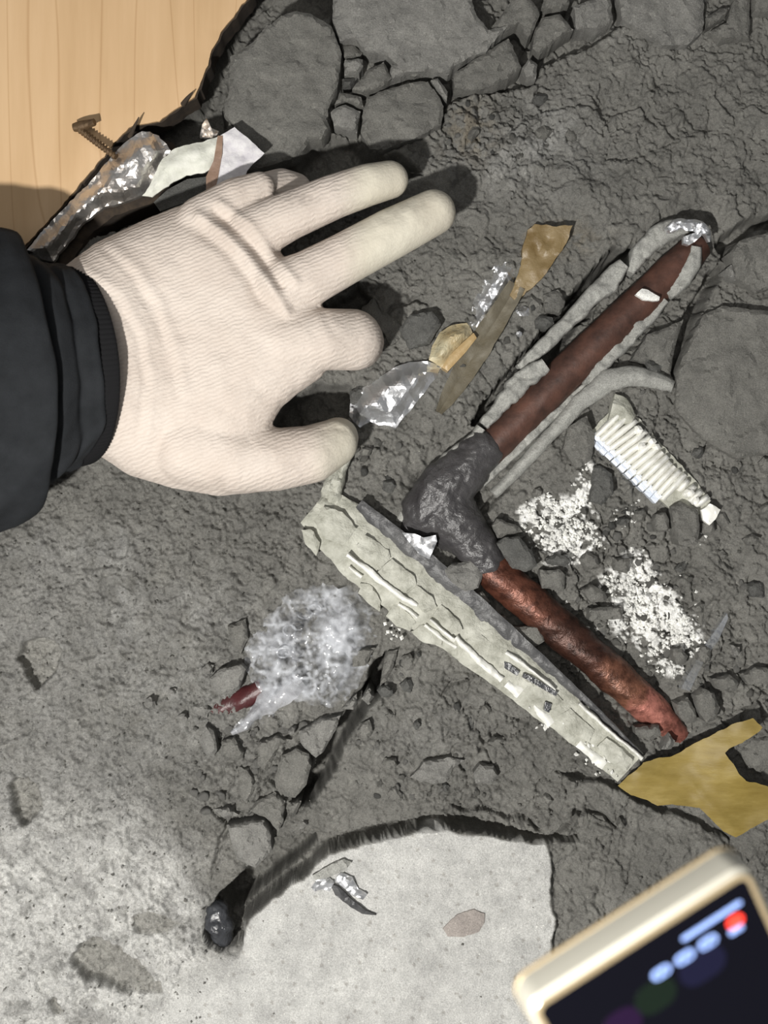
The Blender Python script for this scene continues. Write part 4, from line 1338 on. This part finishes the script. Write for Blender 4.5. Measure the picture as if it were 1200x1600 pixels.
# ------------------------------------------------------------------ loose mortar slabs and stones
# outline, top height, material, label   (label None: bedded in, a piece of the floor)
CH = [
    ([(361, 88), (395, 66), (417, 41), (440, 24), (462, 17), (485, 21), (500, 30), (517, 40), (528, 65), (534, 85), (530, 115), (527, 140), (515, 163), (511, 185), (515, 200), (505, 217), (485, 220), (472, 237), (460, 247), (425, 257), (388, 268), (372, 240), (365, 195), (351, 180), (351, 165), (359, 140), (360, 107)], .014, 'mortar', 'largest grey mortar slab, standing beside the dark void right of the laminate board'),
    ([(519, 30), (525, -60), (735, -60), (737, 5), (746, 26), (764, 46), (795, 40), (768, 68), (760, 80), (732, 90), (710, 104), (700, 118), (684, 112), (655, 112), (632, 112), (602, 84), (571, 80), (556, 62), (531, 64)], .012, 'mortar_pale', 'broad flat mortar slab at the top edge right of the largest slab'),
    ([(573, 152), (601, 141), (645, 128), (668, 127), (684, 148), (694, 166), (690, 195), (650, 215), (600, 234), (578, 234), (563, 207), (568, 170)], .009, 'mortar', 'grey mortar slab above the ring fingertip, below a branching crack'),
    ([(517, 175), (525, 168), (540, 164), (563, 174), (557, 209), (522, 199)], .008, 'mortar_pale', 'small rounded mortar piece touching the lower right of the largest slab'),
    ([(531, 144), (564, 151), (567, 168), (558, 166), (540, 158), (524, 163)], .006, 'mortar', None),
    ([(538, 93), (566, 92), (566, 105), (561, 115), (537, 118)], .007, 'mortar_pale', None),
    ([(551, 139), (575, 109), (600, 97), (612, 122), (600, 133), (566, 145)], .008, 'mortar', 'pointed mortar wedge in the crack between largest slab and branching crack'),
    ([(534, 123), (561, 121), (547, 136), (534, 135)], .002, 'mortar_dark', None),
    ([(533, 69), (553, 68), (567, 84), (564, 89), (538, 90)], .004, 'mortar', None),
    ([(607, 130), (612, 101), (629, 98), (640, 113)], .007, 'mortar_pale', None),
    ([(646, 103), (664, 114), (648, 120), (640, 118)], .006, 'mortar', None),
    ([(672, 125), (684, 122), (699, 143), (698, 158), (686, 145)], .008, 'mortar_pale', None),
    ([(709, 137), (710, 116), (733, 99), (768, 76), (794, 60), (806, 85), (815, 106), (795, 122), (772, 134), (738, 142)], .009, 'mortar', 'flat grey mortar slab below the broad top slab and left of a forked crack'),
    ([(817, 106), (827, 92), (839, 102), (837, 123), (823, 122)], .007, 'mortar_pale', None),
    ([(767, 44), (790, 14), (812, -20), (838, 10), (843, 22), (833, 48), (826, 58), (808, 40), (776, 58)], .010, 'mortar', 'mortar piece between two forked black cracks at the top edge'),
    ([(846, 29), (875, 21), (896, 46), (876, 58), (862, 71), (843, 86), (832, 75), (835, 49)], .009, 'mortar', 'angular mortar piece right of the forked cracks'),
    ([(846, 14), (858, -30), (892, -30), (890, 6), (876, 14)], .008, 'mortar', None),
    ([(897, 10), (925, 0), (952, -20), (958, 35), (930, 48), (900, 47)], .009, 'mortar_pale', 'pale mortar piece at the top edge with a white chip beside it'),
    ([(966, -10), (968, -60), (1098, -60), (1100, 30), (1098, 50), (1075, 70), (1035, 70), (1002, 50), (972, 30)], .010, 'mortar_pale', 'wide smooth mortar slab at the top edge between white-chipped piece and lens-shaped crack'),
    ([(1104, 28), (1124, 14), (1140, 12), (1132, 29), (1107, 43)], .009, 'mortar', None),
    ([(1146, 0), (1150, -40), (1172, -30), (1171, 15), (1170, 58), (1125, 63), (1108, 50), (1136, 34)], .008, 'mortar', 'mortar slab near the top right corner beside a lens-shaped crack'),
    ([(1177, -10), (1240, -40), (1240, 20), (1178, 18)], .009, 'mortar', None),
    ([(1140, 396), (1155, 376), (1175, 370), (1240, 352), (1240, 440), (1180, 458), (1147, 436)], .012, 'mortar', 'bulging mortar rock at the right edge beside the pipe tip'),
    ([(1134, 420), (1142, 414), (1152, 424), (1150, 438), (1138, 436)], .012, 'mortar_pale', None),
    ([(1056, 640), (1058, 580), (1078, 532), (1100, 492), (1128, 478), (1165, 482), (1240, 490), (1240, 706), (1150, 716), (1095, 684)], .011, 'mortar', 'wide smooth mortar slab along the right edge beside the ribbed sleeve'),
    ([(988, 560), (1012, 522), (1040, 512), (1068, 499), (1053, 545), (1047, 584), (1025, 576)], .008, 'mortar', 'broken mortar wedge right of the brown pipe leg'),
    ([(1008, 560), (1034, 572), (1030, 590), (1012, 582)], .010, 'mortar_dark', None),
    ([(1049, 791), (1062, 783), (1090, 796), (1093, 820), (1091, 847), (1084, 856), (1061, 851), (1053, 825)], .016, 'mortar', 'tall oblong mortar stone resting against the ribbed sleeve end'),
    ([(1021, 815), (1026, 803), (1040, 801), (1046, 811), (1046, 830), (1026, 831)], .012, 'mortar', 'smaller round mortar stone left of the tall oblong one'),
    ([(888, 668), (903, 657), (917, 650), (929, 680), (927, 708), (922, 720), (900, 733), (880, 702)], .012, 'mortar', 'dark mortar chunk at the left end of the ribbed sleeve'),
    ([(926, 730), (937, 727), (956, 741), (959, 770), (940, 789), (923, 784)], .010, 'mortar_dark', 'dark mortar chunk below the bluish mesh edge'),
    ([(956, 871), (986, 873), (981, 896), (961, 892)], .009, 'mortar', 'flat squarish mortar stone above the lower white crumb patch'),
    ([(906, 872), (917, 861), (934, 869), (936, 884), (916, 892)], .009, 'mortar', 'small mortar stone below the upper white crumb patch'),
    ([(908, 922), (925, 913), (946, 926), (949, 939), (925, 942)], .009, 'mortar', None),
    ([(921, 951), (971, 947), (973, 967), (920, 969)], .008, 'mortar', None),
    ([(776, 848), (790, 839), (811, 839), (831, 860), (840, 884), (822, 894), (801, 889), (787, 870)], .014, 'mortar_dark', 'dark rounded mortar rock right of the pipe elbow'),
    ([(769, 820), (776, 811), (807, 819), (816, 831), (800, 836), (777, 842)], .010, 'mortar', 'flat mortar stone just above the dark rock by the elbow'),
    ([(844, 891), (874, 890), (883, 897), (880, 924), (847, 919)], .011, 'mortar', 'square mortar stone right of the dark rock by the elbow'),
    ([(852, 872), (872, 866), (893, 872), (886, 886), (854, 882)], .009, 'mortar_dark', None),
    ([(706, 882), (738, 872), (750, 881), (754, 900), (749, 919), (728, 924), (708, 912), (692, 891)], .014, 'mortar_pale', 'pale rounded stone wedged between elbow and grey film'),
    ([(736, 930), (754, 925), (766, 940), (755, 955), (741, 948)], .009, 'mortar', None),
    ([(755, 958), (790, 962), (796, 980), (776, 985), (760, 974)], .008, 'mortar', None),
    ([(800, 979), (846, 978), (851, 1002), (832, 1012), (800, 998)], .009, 'mortar', 'flat mortar stone between lower pipe leg and insulation strip'),
    ([(992, 1136), (1030, 1133), (1033, 1147), (1017, 1156), (993, 1147)], .010, 'mortar', 'rounded stone just left of the bright pipe end'),
    ([(1034, 1171), (1046, 1146), (1055, 1158), (1050, 1171)], .010, 'mortar_pale', None),
    ([(1086, 1087), (1100, 1076), (1114, 1081), (1125, 1105), (1120, 1122), (1105, 1130), (1093, 1115)], .012, 'mortar', 'egg-shaped mortar stone above the ochre paper shadow'),
    ([(1056, 1100), (1074, 1090), (1086, 1108), (1090, 1128), (1072, 1130), (1060, 1118)], .008, 'mortar', None),
    ([(1113, 1060), (1140, 1053), (1154, 1067), (1149, 1081), (1118, 1076)], .009, 'mortar', 'flat oval stone above the egg-shaped one'),
    ([(1158, 1053), (1180, 1043), (1230, 1045), (1230, 1067), (1170, 1069)], .009, 'mortar', 'flat mortar stone at the right edge above the ochre paper'),
    ([(1143, 1008), (1156, 1011), (1156, 1024), (1147, 1024)], .009, 'mortar_pale', None),
    ([(1051, 1015), (1065, 1011), (1074, 1025), (1071, 1039), (1056, 1039)], .011, 'mortar', 'small stone in the lower white crumb patch'),
    ([(1152, 1174), (1172, 1154), (1230, 1150), (1230, 1202), (1168, 1200)], .006, 'mortar', 'mortar block in the notch of the ochre paper'),
    ([(354, 1289), (387, 1284), (412, 1282), (424, 1306), (425, 1329), (400, 1356), (369, 1341), (362, 1316)], .014, 'mortar_pale', 'pale wedge-shaped mortar stone at the bend of the black gap'),
    ([(429, 1219), (440, 1181), (463, 1170), (482, 1178), (486, 1198), (479, 1226), (462, 1246), (450, 1246), (432, 1231)], .013, 'mortar', 'half dark half pale mortar stone left of the diagonal crack'),
    ([(467, 1144), (500, 1124), (532, 1119), (526, 1138), (506, 1174), (494, 1183), (482, 1174), (470, 1161)], .013, 'mortar_pale', 'pale mortar stone on the diagonal crack below the bubble film'),
    ([(311, 1156), (321, 1132), (333, 1141), (340, 1172), (333, 1183), (319, 1176)], .009, 'mortar_pale', 'small pale upright stone below the red pipe stub'),
    ([(346, 1157), (366, 1153), (382, 1175), (378, 1187), (351, 1189)], .009, 'mortar', 'mortar stone right of the small pale upright one'),
    ([(327, 1060), (344, 1046), (376, 1038), (383, 1046), (374, 1078), (349, 1086), (331, 1075)], .013, 'mortar_pale', 'pale mortar stone above the red pipe stub'),
    ([(374, 1199), (389, 1199), (399, 1227), (387, 1256), (370, 1237)], .009, 'mortar', 'narrow mortar stone left of the half dark one'),
    ([(403, 1160), (430, 1150), (455, 1156), (436, 1166), (425, 1190), (415, 1204), (403, 1197)], .009, 'mortar', None),
    ([(391, 1268), (401, 1252), (429, 1237), (446, 1252), (442, 1284), (435, 1300), (416, 1278)], .009, 'mortar', 'mortar stone above the pale wedge-shaped one'),
    ([(451, 1254), (471, 1252), (462, 1273), (452, 1283)], .008, 'mortar', None),
    ([(333, 1264), (355, 1262), (374, 1273), (346, 1277)], .008, 'mortar_pale', None),
    ([(548, 1014), (586, 1012), (572, 1040), (551, 1042)], .012, 'mortar', None),
    ([(600, 1032), (606, 1018), (622, 1014), (616, 1040), (604, 1062), (594, 1072)], .009, 'mortar', None),
    ([(564, 1091), (577, 1075), (586, 1087), (575, 1101)], .008, 'mortar_pale', None),
    ([(534, 1107), (557, 1084), (559, 1095), (551, 1109)], .008, 'mortar_pale', None),
    ([(356, 978), (384, 966), (387, 999), (377, 1021), (362, 1008)], .010, 'mortar', 'mortar stone at the upper left side of the bubble film'),
    ([(642, 1216), (662, 1191), (700, 1183), (726, 1188), (707, 1200), (700, 1221), (680, 1226)], .007, 'mortar_pale', None),
    ([(740, 1208), (750, 1194), (772, 1197), (779, 1211), (770, 1225), (742, 1225)], .008, 'mortar_pale', None),
    ([(560, 508), (566, 480), (584, 466), (596, 486), (622, 498), (640, 520), (610, 540), (600, 520)], .004, 'mortar', None),
    ([(622, 515), (640, 492), (676, 486), (690, 506), (672, 536), (640, 545)], .010, 'mortar_dark', 'rounded dark mortar lump between index finger and yellowed film'),
    ([(548, 628), (546, 612), (568, 600), (575, 615), (566, 640)], .008, 'mortar_dark', None),
    ([(848, 462), (872, 452), (884, 470), (876, 490), (852, 488)], .009, 'mortar', 'mortar stone right of the packing tape by the black ditch'),
    ([(850, 1098), (866, 1092), (862, 1108)], .004, 'mortar', None),
]


def chunk(k, outl, z, mk, label):
    seed = 700 + k
    cx = sum(p[0] for p in outl) / len(outl)
    cy = sum(p[1] for p in outl) / len(outl)
    size = max(max(p[0] for p in outl) - min(p[0] for p in outl), max(p[1] for p in outl) - min(p[1] for p in outl))
    rg = random.Random(seed)
    tx, ty = rg.uniform(-1, 1) * .0018, rg.uniform(-1, 1) * .0018
    bev = min(5, size * .10)
    dome = .0016 if size < 110 else .0008

    def zt(x, y, d):
        e = (1 - np.clip(d / bev, 0, 1)) ** 2
        q = fbm(x / 34, y / 34, seed, 4)
        t = 1.8 * fbm(x / (30 + size * .15), y / (30 + size * .15), seed + 3, 4) + 3
        ledge = np.floor(t) + sst(0, .14, t - np.floor(t)) - 3
        return z + tx * (x - cx) / size * 2 + ty * (y - cy) / size * 2 - .0022 * e + dome * .5 * np.clip(d / (size * .4), 0, 1) + .0011 * q + .0012 * ledge * min(1, size / 90) + .0005 * fbm(x / 7, y / 7, seed + 1, 2)
    step = 4.5 if size < 130 else 5.5
    base = min(float(HT(cx, cy)), 0) - .006
    lab = label is not None
    o = plate('mortar_slab' if lab and size > 130 else ('mortar_stone' if lab else 'mortar_lump'), outl, zt, base, step, M[mk], None if lab else floor, jit=1.3, seed=seed, ostep=3.5, sharp=28)
    if lab:
        tag(o, label, 'mortar slab' if size > 130 else 'stone', 'broken mortar slabs' if size > 130 else 'loose mortar stones')
    return o


for k, ch in enumerate(CH):
    chunk(k, *ch)


# angular broken bits bedded between them
rb = random.Random(21)
BITS = [(760, 770, 1090, 1070, 34), (300, 1130, 480, 1290, 14), (560, 690, 640, 800, 6), (700, 470, 900, 650, 14), (990, 1020, 1200, 1120, 12), (700, 150, 900, 230, 8), (600, 1060, 780, 1250, 14), (920, 490, 1060, 600, 8), (230, 1010, 330, 1130, 8), (1060, 690, 1200, 980, 14), (560, 1030, 640, 1200, 8), (840, 1220, 1000, 1290, 6)]
done = [[(x, y) for x, y in c_[0]] for c_ in CH]
nb_ = 0
for (x0, y0, x1, y1, n) in BITS:
    for _ in range(n):
        x, y, r = rb.uniform(x0, x1), rb.uniform(y0, y1), rb.uniform(8, 17)
        ax_, ay_ = np.array(x), np.array(y)
        if poly_d(ax_, ay_, PIPE_UP) < 52 + r or poly_d(ax_, ay_, PIPE_LO) < 34 + r or poly_d(ax_, ay_, [(p[0], p[1]) for p in CEN]) < 58 + r:
            continue
        if any(sdp(ax_, ay_, pl_) > -r * .8 for pl_ in done + [YP, [(p[0], p[1]) for p in BF], PLA, PLB, GAP, WHITE]):
            continue
        if poly_d(ax_, ay_, [(928, 678), (1066, 812)]) < 40 or poly_d(ax_, ay_, [(972, 634), (1112, 780)]) < 30 or poly_d(ax_, ay_, [(814, 400), (686, 644)]) < 30:
            continue
        m = rb.randint(5, 7)
        a0 = rb.uniform(0, 6.28)
        el, ro = rb.uniform(.6, 1), rb.uniform(0, 3.1)
        pol = []
        for i in range(m):
            t = a0 + 6.283 * (i + rb.uniform(-.28, .28)) / m
            u_, v_ = r * math.cos(t) * rb.uniform(.8, 1.1), r * el * math.sin(t) * rb.uniform(.8, 1.1)
            pol.append((x + u_ * math.cos(ro) - v_ * math.sin(ro), y + u_ * math.sin(ro) + v_ * math.cos(ro)))
        done.append(pol)
        chunk(200 + nb_, pol, float(HT(x, y)) + rb.uniform(.003, .006), rb.choice(('mortar', 'mortar', 'mortar_dark')) if x > 480 else 'mortar_pale', None)
        nb_ += 1


# ------------------------------------------------------------------ rubble bedded in the floor, and crumbs
def rock_mesh(name, seed, mat, n=2):
    import bmesh
    b = bmesh.new()
    bmesh.ops.create_icosphere(b, subdivisions=n, radius=1.0)
    rg = random.Random(seed)
    ph = [rg.uniform(0, 6) for _ in range(6)]
    pl = [Vector((rg.gauss(0, 1), rg.gauss(0, 1), rg.gauss(0, 1))).normalized() for _ in range(9)]
    for v in b.verts:
        p = v.co.normalized()
        r = 1.0
        for q in pl:
            dd = p.dot(q)
            if dd > .2:
                r = min(r, .72 / max(dd, .3))
        r *= 1 + .10 * math.sin(5 * p.x + ph[0]) * math.sin(4 * p.y + ph[1])
        v.co = p * r
    me = bpy.data.meshes.new(name)
    b.to_mesh(me)
    b.free()
    finish(me, mat, True, 40)
    return me


rocks = [rock_mesh('mortar_lump', 900 + i, M[('mortar', 'mortar', 'mortar_dark', 'mortar_pale')[i % 4]]) for i in range(12)]
palers = [rock_mesh('mortar_lump', 940 + i, M['mortar_pale']) for i in range(4)]
ZONES = [  # x0, y0, x1, y1, count, r0, r1
    (760, 780, 1060, 1060, 70, 4, 9), (820, 1000, 1120, 1130, 34, 4, 9), (300, 1130, 480, 1290, 34, 4, 10), (560, 1000, 760, 1250, 22, 3, 7),
    (700, 480, 900, 660, 24, 3, 7), (860, 480, 1050, 620, 16, 4, 8), (540, 690, 640, 830, 12, 4, 8), (700, 150, 860, 260, 14, 3, 6),
    (930, 1040, 1200, 1120, 18, 4, 9), (740, 910, 860, 1030, 14, 4, 9), (1050, 660, 1200, 1000, 14, 3, 7), (520, 60, 860, 160, 14, 4, 8),
]
KEEP = [[(x, y) for x, y in c_[0]] for c_ in CH if c_[3]] + [YP, [(p[0], p[1]) for p in BF]]
rg = random.Random(5)
for (x0, y0, x1, y1, n, r0, r1) in ZONES:
    for _ in range(n):
        x, y, r = rg.uniform(x0, x1), rg.uniform(y0, y1), rg.uniform(r0, r1)
        if poly_d(np.array(x), np.array(y), PIPE_UP) < 48 or poly_d(np.array(x), np.array(y), PIPE_LO) < 40:
            continue
        if poly_d(np.array(x), np.array(y), [(p[0], p[1]) for p in CEN]) < 66:
            continue
        if any(poly_in(np.array(x), np.array(y), pl) for pl in KEEP):
            continue
        o = bpy.data.objects.new('mortar_lump', rg.choice(palers if x0 == 300 else rocks))
        hz = float(HT(x, y))
        o.location = ((x - 600) * PX, (800 - y) * PX, hz + r * PX * .15)
        o.scale = (r * PX * rg.uniform(.9, 1.35), r * PX * rg.uniform(.8, 1.1), r * PX * rg.uniform(.55, .85))
        o.rotation_euler = (0, 0, rg.uniform(0, 6.28))
        o.parent = floor
        COL.objects.link(o)


def crumbs(name, pts, mat, parent, label=None, cat=None):
    """one joined mass of tiny irregular grains; pts: (px, py, r px, lift)"""
    oct_v = np.array([(1, 0, 0), (-1, 0, 0), (0, 1, 0), (0, -1, 0), (0, 0, 1), (0, 0, -1)], float)
    oct_f = [(0, 2, 4), (2, 1, 4), (1, 3, 4), (3, 0, 4), (2, 0, 5), (1, 2, 5), (3, 1, 5), (0, 3, 5)]
    V, F = [], []
    for (x, y, r, lift) in pts:
        b = len(V)
        a = rg.uniform(0, 6.28)
        ca, sa = math.cos(a), math.sin(a)
        z = float(HT(x, y)) + lift
        for p in oct_v:
            q = p * r * PX * np.array([rg.uniform(.6, 1.5), rg.uniform(.6, 1.3), rg.uniform(.5, 1)])
            V.append(((x - 600) * PX + q[0] * ca - q[1] * sa, (800 - y) * PX + q[0] * sa + q[1] * ca, z + q[2]))
        F += [tuple(i + b for i in f) for f in oct_f]
    o = raw_obj(name, V, F, mat, parent, False)
    o['kind'] = 'stuff'
    if label:
        tag(o, label, cat)
    return o


pts = []
for _ in range(5200):
    x, y = rg.uniform(-100, 1300), rg.uniform(-60, 1660)
    if poly_in(np.array(x), np.array(y), WHITE) and rg.random() < .93:
        continue
    dens = .35 + .65 * (600 < y < 1300)
    if rg.random() > dens:
        continue
    pts.append((x, y, rg.choice((1.0, 1.3, 1.6, 2.2, 3.0)), .0))
crumbs('mortar_crumbs', pts, M['mortar'], floor)
pts = []
for poly, n in ((PLA, 420), (PLB, 620)):
    bx = [p[0] for p in poly]
    by = [p[1] for p in poly]
    c0 = 0
    while c0 < n:
        x, y = rg.uniform(min(bx) - 14, max(bx) + 14), rg.uniform(min(by) - 14, max(by) + 14)
        s = float(sdp(np.array(x), np.array(y), poly))
        if poly_d(np.array(x), np.array(y), PIPE_LO) < 46:
            c0 += .2
            continue
        if s < -14 or (s < 0 and rg.random() > .25):
            continue
        if fbm(np.array([x / 14]), np.array([y / 14]), 93, 2)[0] < -.15 and s < 22:
            c0 += .3
            continue
        pts.append((x, y, rg.choice((1.5, 2, 2.6, 3.4, 4.2)), .0008))
        c0 += 1
for (x0, y0, x1, y1, n) in ((960, 780, 1000, 820, 14), (940, 800, 980, 840, 12), (880, 940, 960, 1000, 8), (1040, 880, 1110, 1000, 10), (1080, 820, 1105, 860, 8)):
    for _ in range(n):
        pts.append((rg.uniform(x0, x1), rg.uniform(y0, y1), rg.choice((1.2, 1.6, 2.4, 3.2)), .001))
pc = crumbs('plaster_crumbs', pts, M['plaster'], None, 'two patches of white plaster crumbs strewn right of the lower pipe leg', 'plaster crumbs')
pts = []
for (x0, y0, n) in ((852, 1122, 22), (845, 1110, 10), (918, 1172, 16), (935, 1190, 22), (610, 985, 10)):
    for _ in range(n):
        pts.append((rg.gauss(x0, 9), rg.gauss(y0, 9), rg.choice((1.4, 2.0, 3.0, 4.0)), .006))
crumbs('plaster_grains', pts, M['plaster'], tr)
pts = []
for _ in range(900):
    x, y = rg.uniform(-80, 330), rg.uniform(840, 1640)
    pts.append((x, y, rg.choice((1.0, 1.4, 1.8, 2.6)), .0))
crumbs('concrete_crumbs', pts, M['mortar_pale'], floor)


# ------------------------------------------------------------------ phone held above the floor, lower right
def build_phone():
    ph = empty('phone', (0, 0, 0), 'champagne-rimmed phone with a lit home screen in the lower right corner', 'phone')
    u = np.array((.884, .466, 0.0))
    v = np.array((.466, -.884, 0.0))
    zax = np.array((0, 0, 1.0))
    a, b = math.radians(24), math.radians(7)
    v2 = v * math.cos(a) - zax * math.sin(a)
    u2 = u * math.cos(b) - zax * math.sin(b)
    n2 = np.cross(v2, u2)
    n2 /= np.linalg.norm(n2)
    u2 = np.cross(n2, v2)
    u2 *= 1 if u2 @ u > 0 else -1
    if n2[2] < 0:
        n2 = -n2
    O = np.array(W(838, 1576, .425))
    w, h = .0740, .150

    def P(x, y, z):
        return O + u2 * x + v2 * y + n2 * z

    def rrect(x0, y0, x1, y1, r, m=7):
        pts = []
        for cx, cy, s in ((x1 - r, y0 + r, -90), (x1 - r, y1 - r, 0), (x0 + r, y1 - r, 90), (x0 + r, y0 + r, 180)):
            for i in range(m):
                t = math.radians(s + 90 * i / (m - 1))
                pts.append((cx + r * math.cos(t), cy + r * math.sin(t)))
        return pts

    def loft(name, rings, mat, parent, cap0=True, cap1=True, sharp=30):
        V, F = [], []
        n = len(rings[0][0])
        for pts, z in rings:
            V += [P(x, y, z) for x, y in pts]
        for k in range(len(rings) - 1):
            for i in range(n):
                j = (i + 1) % n
                F.append((k * n + i, k * n + j, (k + 1) * n + j, (k + 1) * n + i))
        if cap0:
            F.append(tuple(range(n))[::-1])
        if cap1:
            F.append(tuple(range((len(rings) - 1) * n, len(rings) * n)))
        o = raw_obj(name, V, F, mat, parent, True, sharp)
        fix_normals(o.data)
        return o

    e = .0030
    R = lambda g: rrect(-g, -g, w + g, h + g, .0035 + g)
    loft('rim', [(R(e * .5), -.0128), (R(e * .95), -.0118), (R(e), -.0098), (R(e), -.0030), (R(e * .9), -.0018), (R(e * .35), -.0002), (R(-.0002), .0000)], M['metal_pale'], ph, True, False, 25)
    loft('bezel_edge', [(R(e * .40), -.0004), (R(e * .35), .0002), (R(-.0004), .0003), (R(-.0006), -.0004)], M['metal_gold'], ph, False, False)
    loft('bezel_edge', [(R(e * .8), -.0132), (R(e * 1.08), -.0122), (R(e * 1.08), -.0112), (R(e * .8), -.0110)], M['metal_gold'], ph, True, False)
    loft('screen', [(R(-.0003), -.0012), (R(-.0003), .0000), (R(-.0006), .0002)], M['screen'], ph)
    # top side: round socket and speaker slot
    ic = mat_emit('icon_light', (.30, .43, .85), .62)
    rd = mat_emit('badge_red', (1.0, .05, .03), 1.1)
    gl = mat_emit('glow_violet', (.012, .004, .02), .3)
    gg = mat_emit('glow_green', (.005, .010, .006), .3)
    gb = mat_emit('glow_blue', (.006, .006, .02), .3)

    def icon(name, x, y, sx, sy, mat, r=None, z=.0004):
        r = r or min(sx, sy) * .45
        return loft(name, [(rrect(x - sx / 2, y - sy / 2, x + sx / 2, y + sy / 2, r), .0001), (rrect(x - sx / 2, y - sy / 2, x + sx / 2, y + sy / 2, r), z)], mat, ph)

    icon('clock_line', .0585, .0080, .0215, .0017, ic)
    for k, x in enumerate((.0378, .0463, .0547)):
        i_ = icon('app_icon', x, .0145, .0066, .0040, ic, .0019)
        icon('icon_glyph', x - .0013, .0145, .0014, .0020, M['screen'], z=.0006)
        icon('icon_glyph', x + .0013, .0145, .0014, .0020, M['screen'], z=.0006)
    icon('app_icon', .0650, .0134, .0058, .0048, rd, .0025)['label'] = 'red app icon'
    icon('app_icon', .0641, .0165, .0050, .0022, ic, .0009)
    icon('wallpaper_glow', .0500, .0215, .016, .012, gb, .0055, .00025)
    icon('wallpaper_glow', .0330, .0215, .014, .012, gg, .0055, .00025)
    icon('wallpaper_glow', .0200, .0240, .013, .012, gl, .0055, .00025)
    return ph


build_phone()
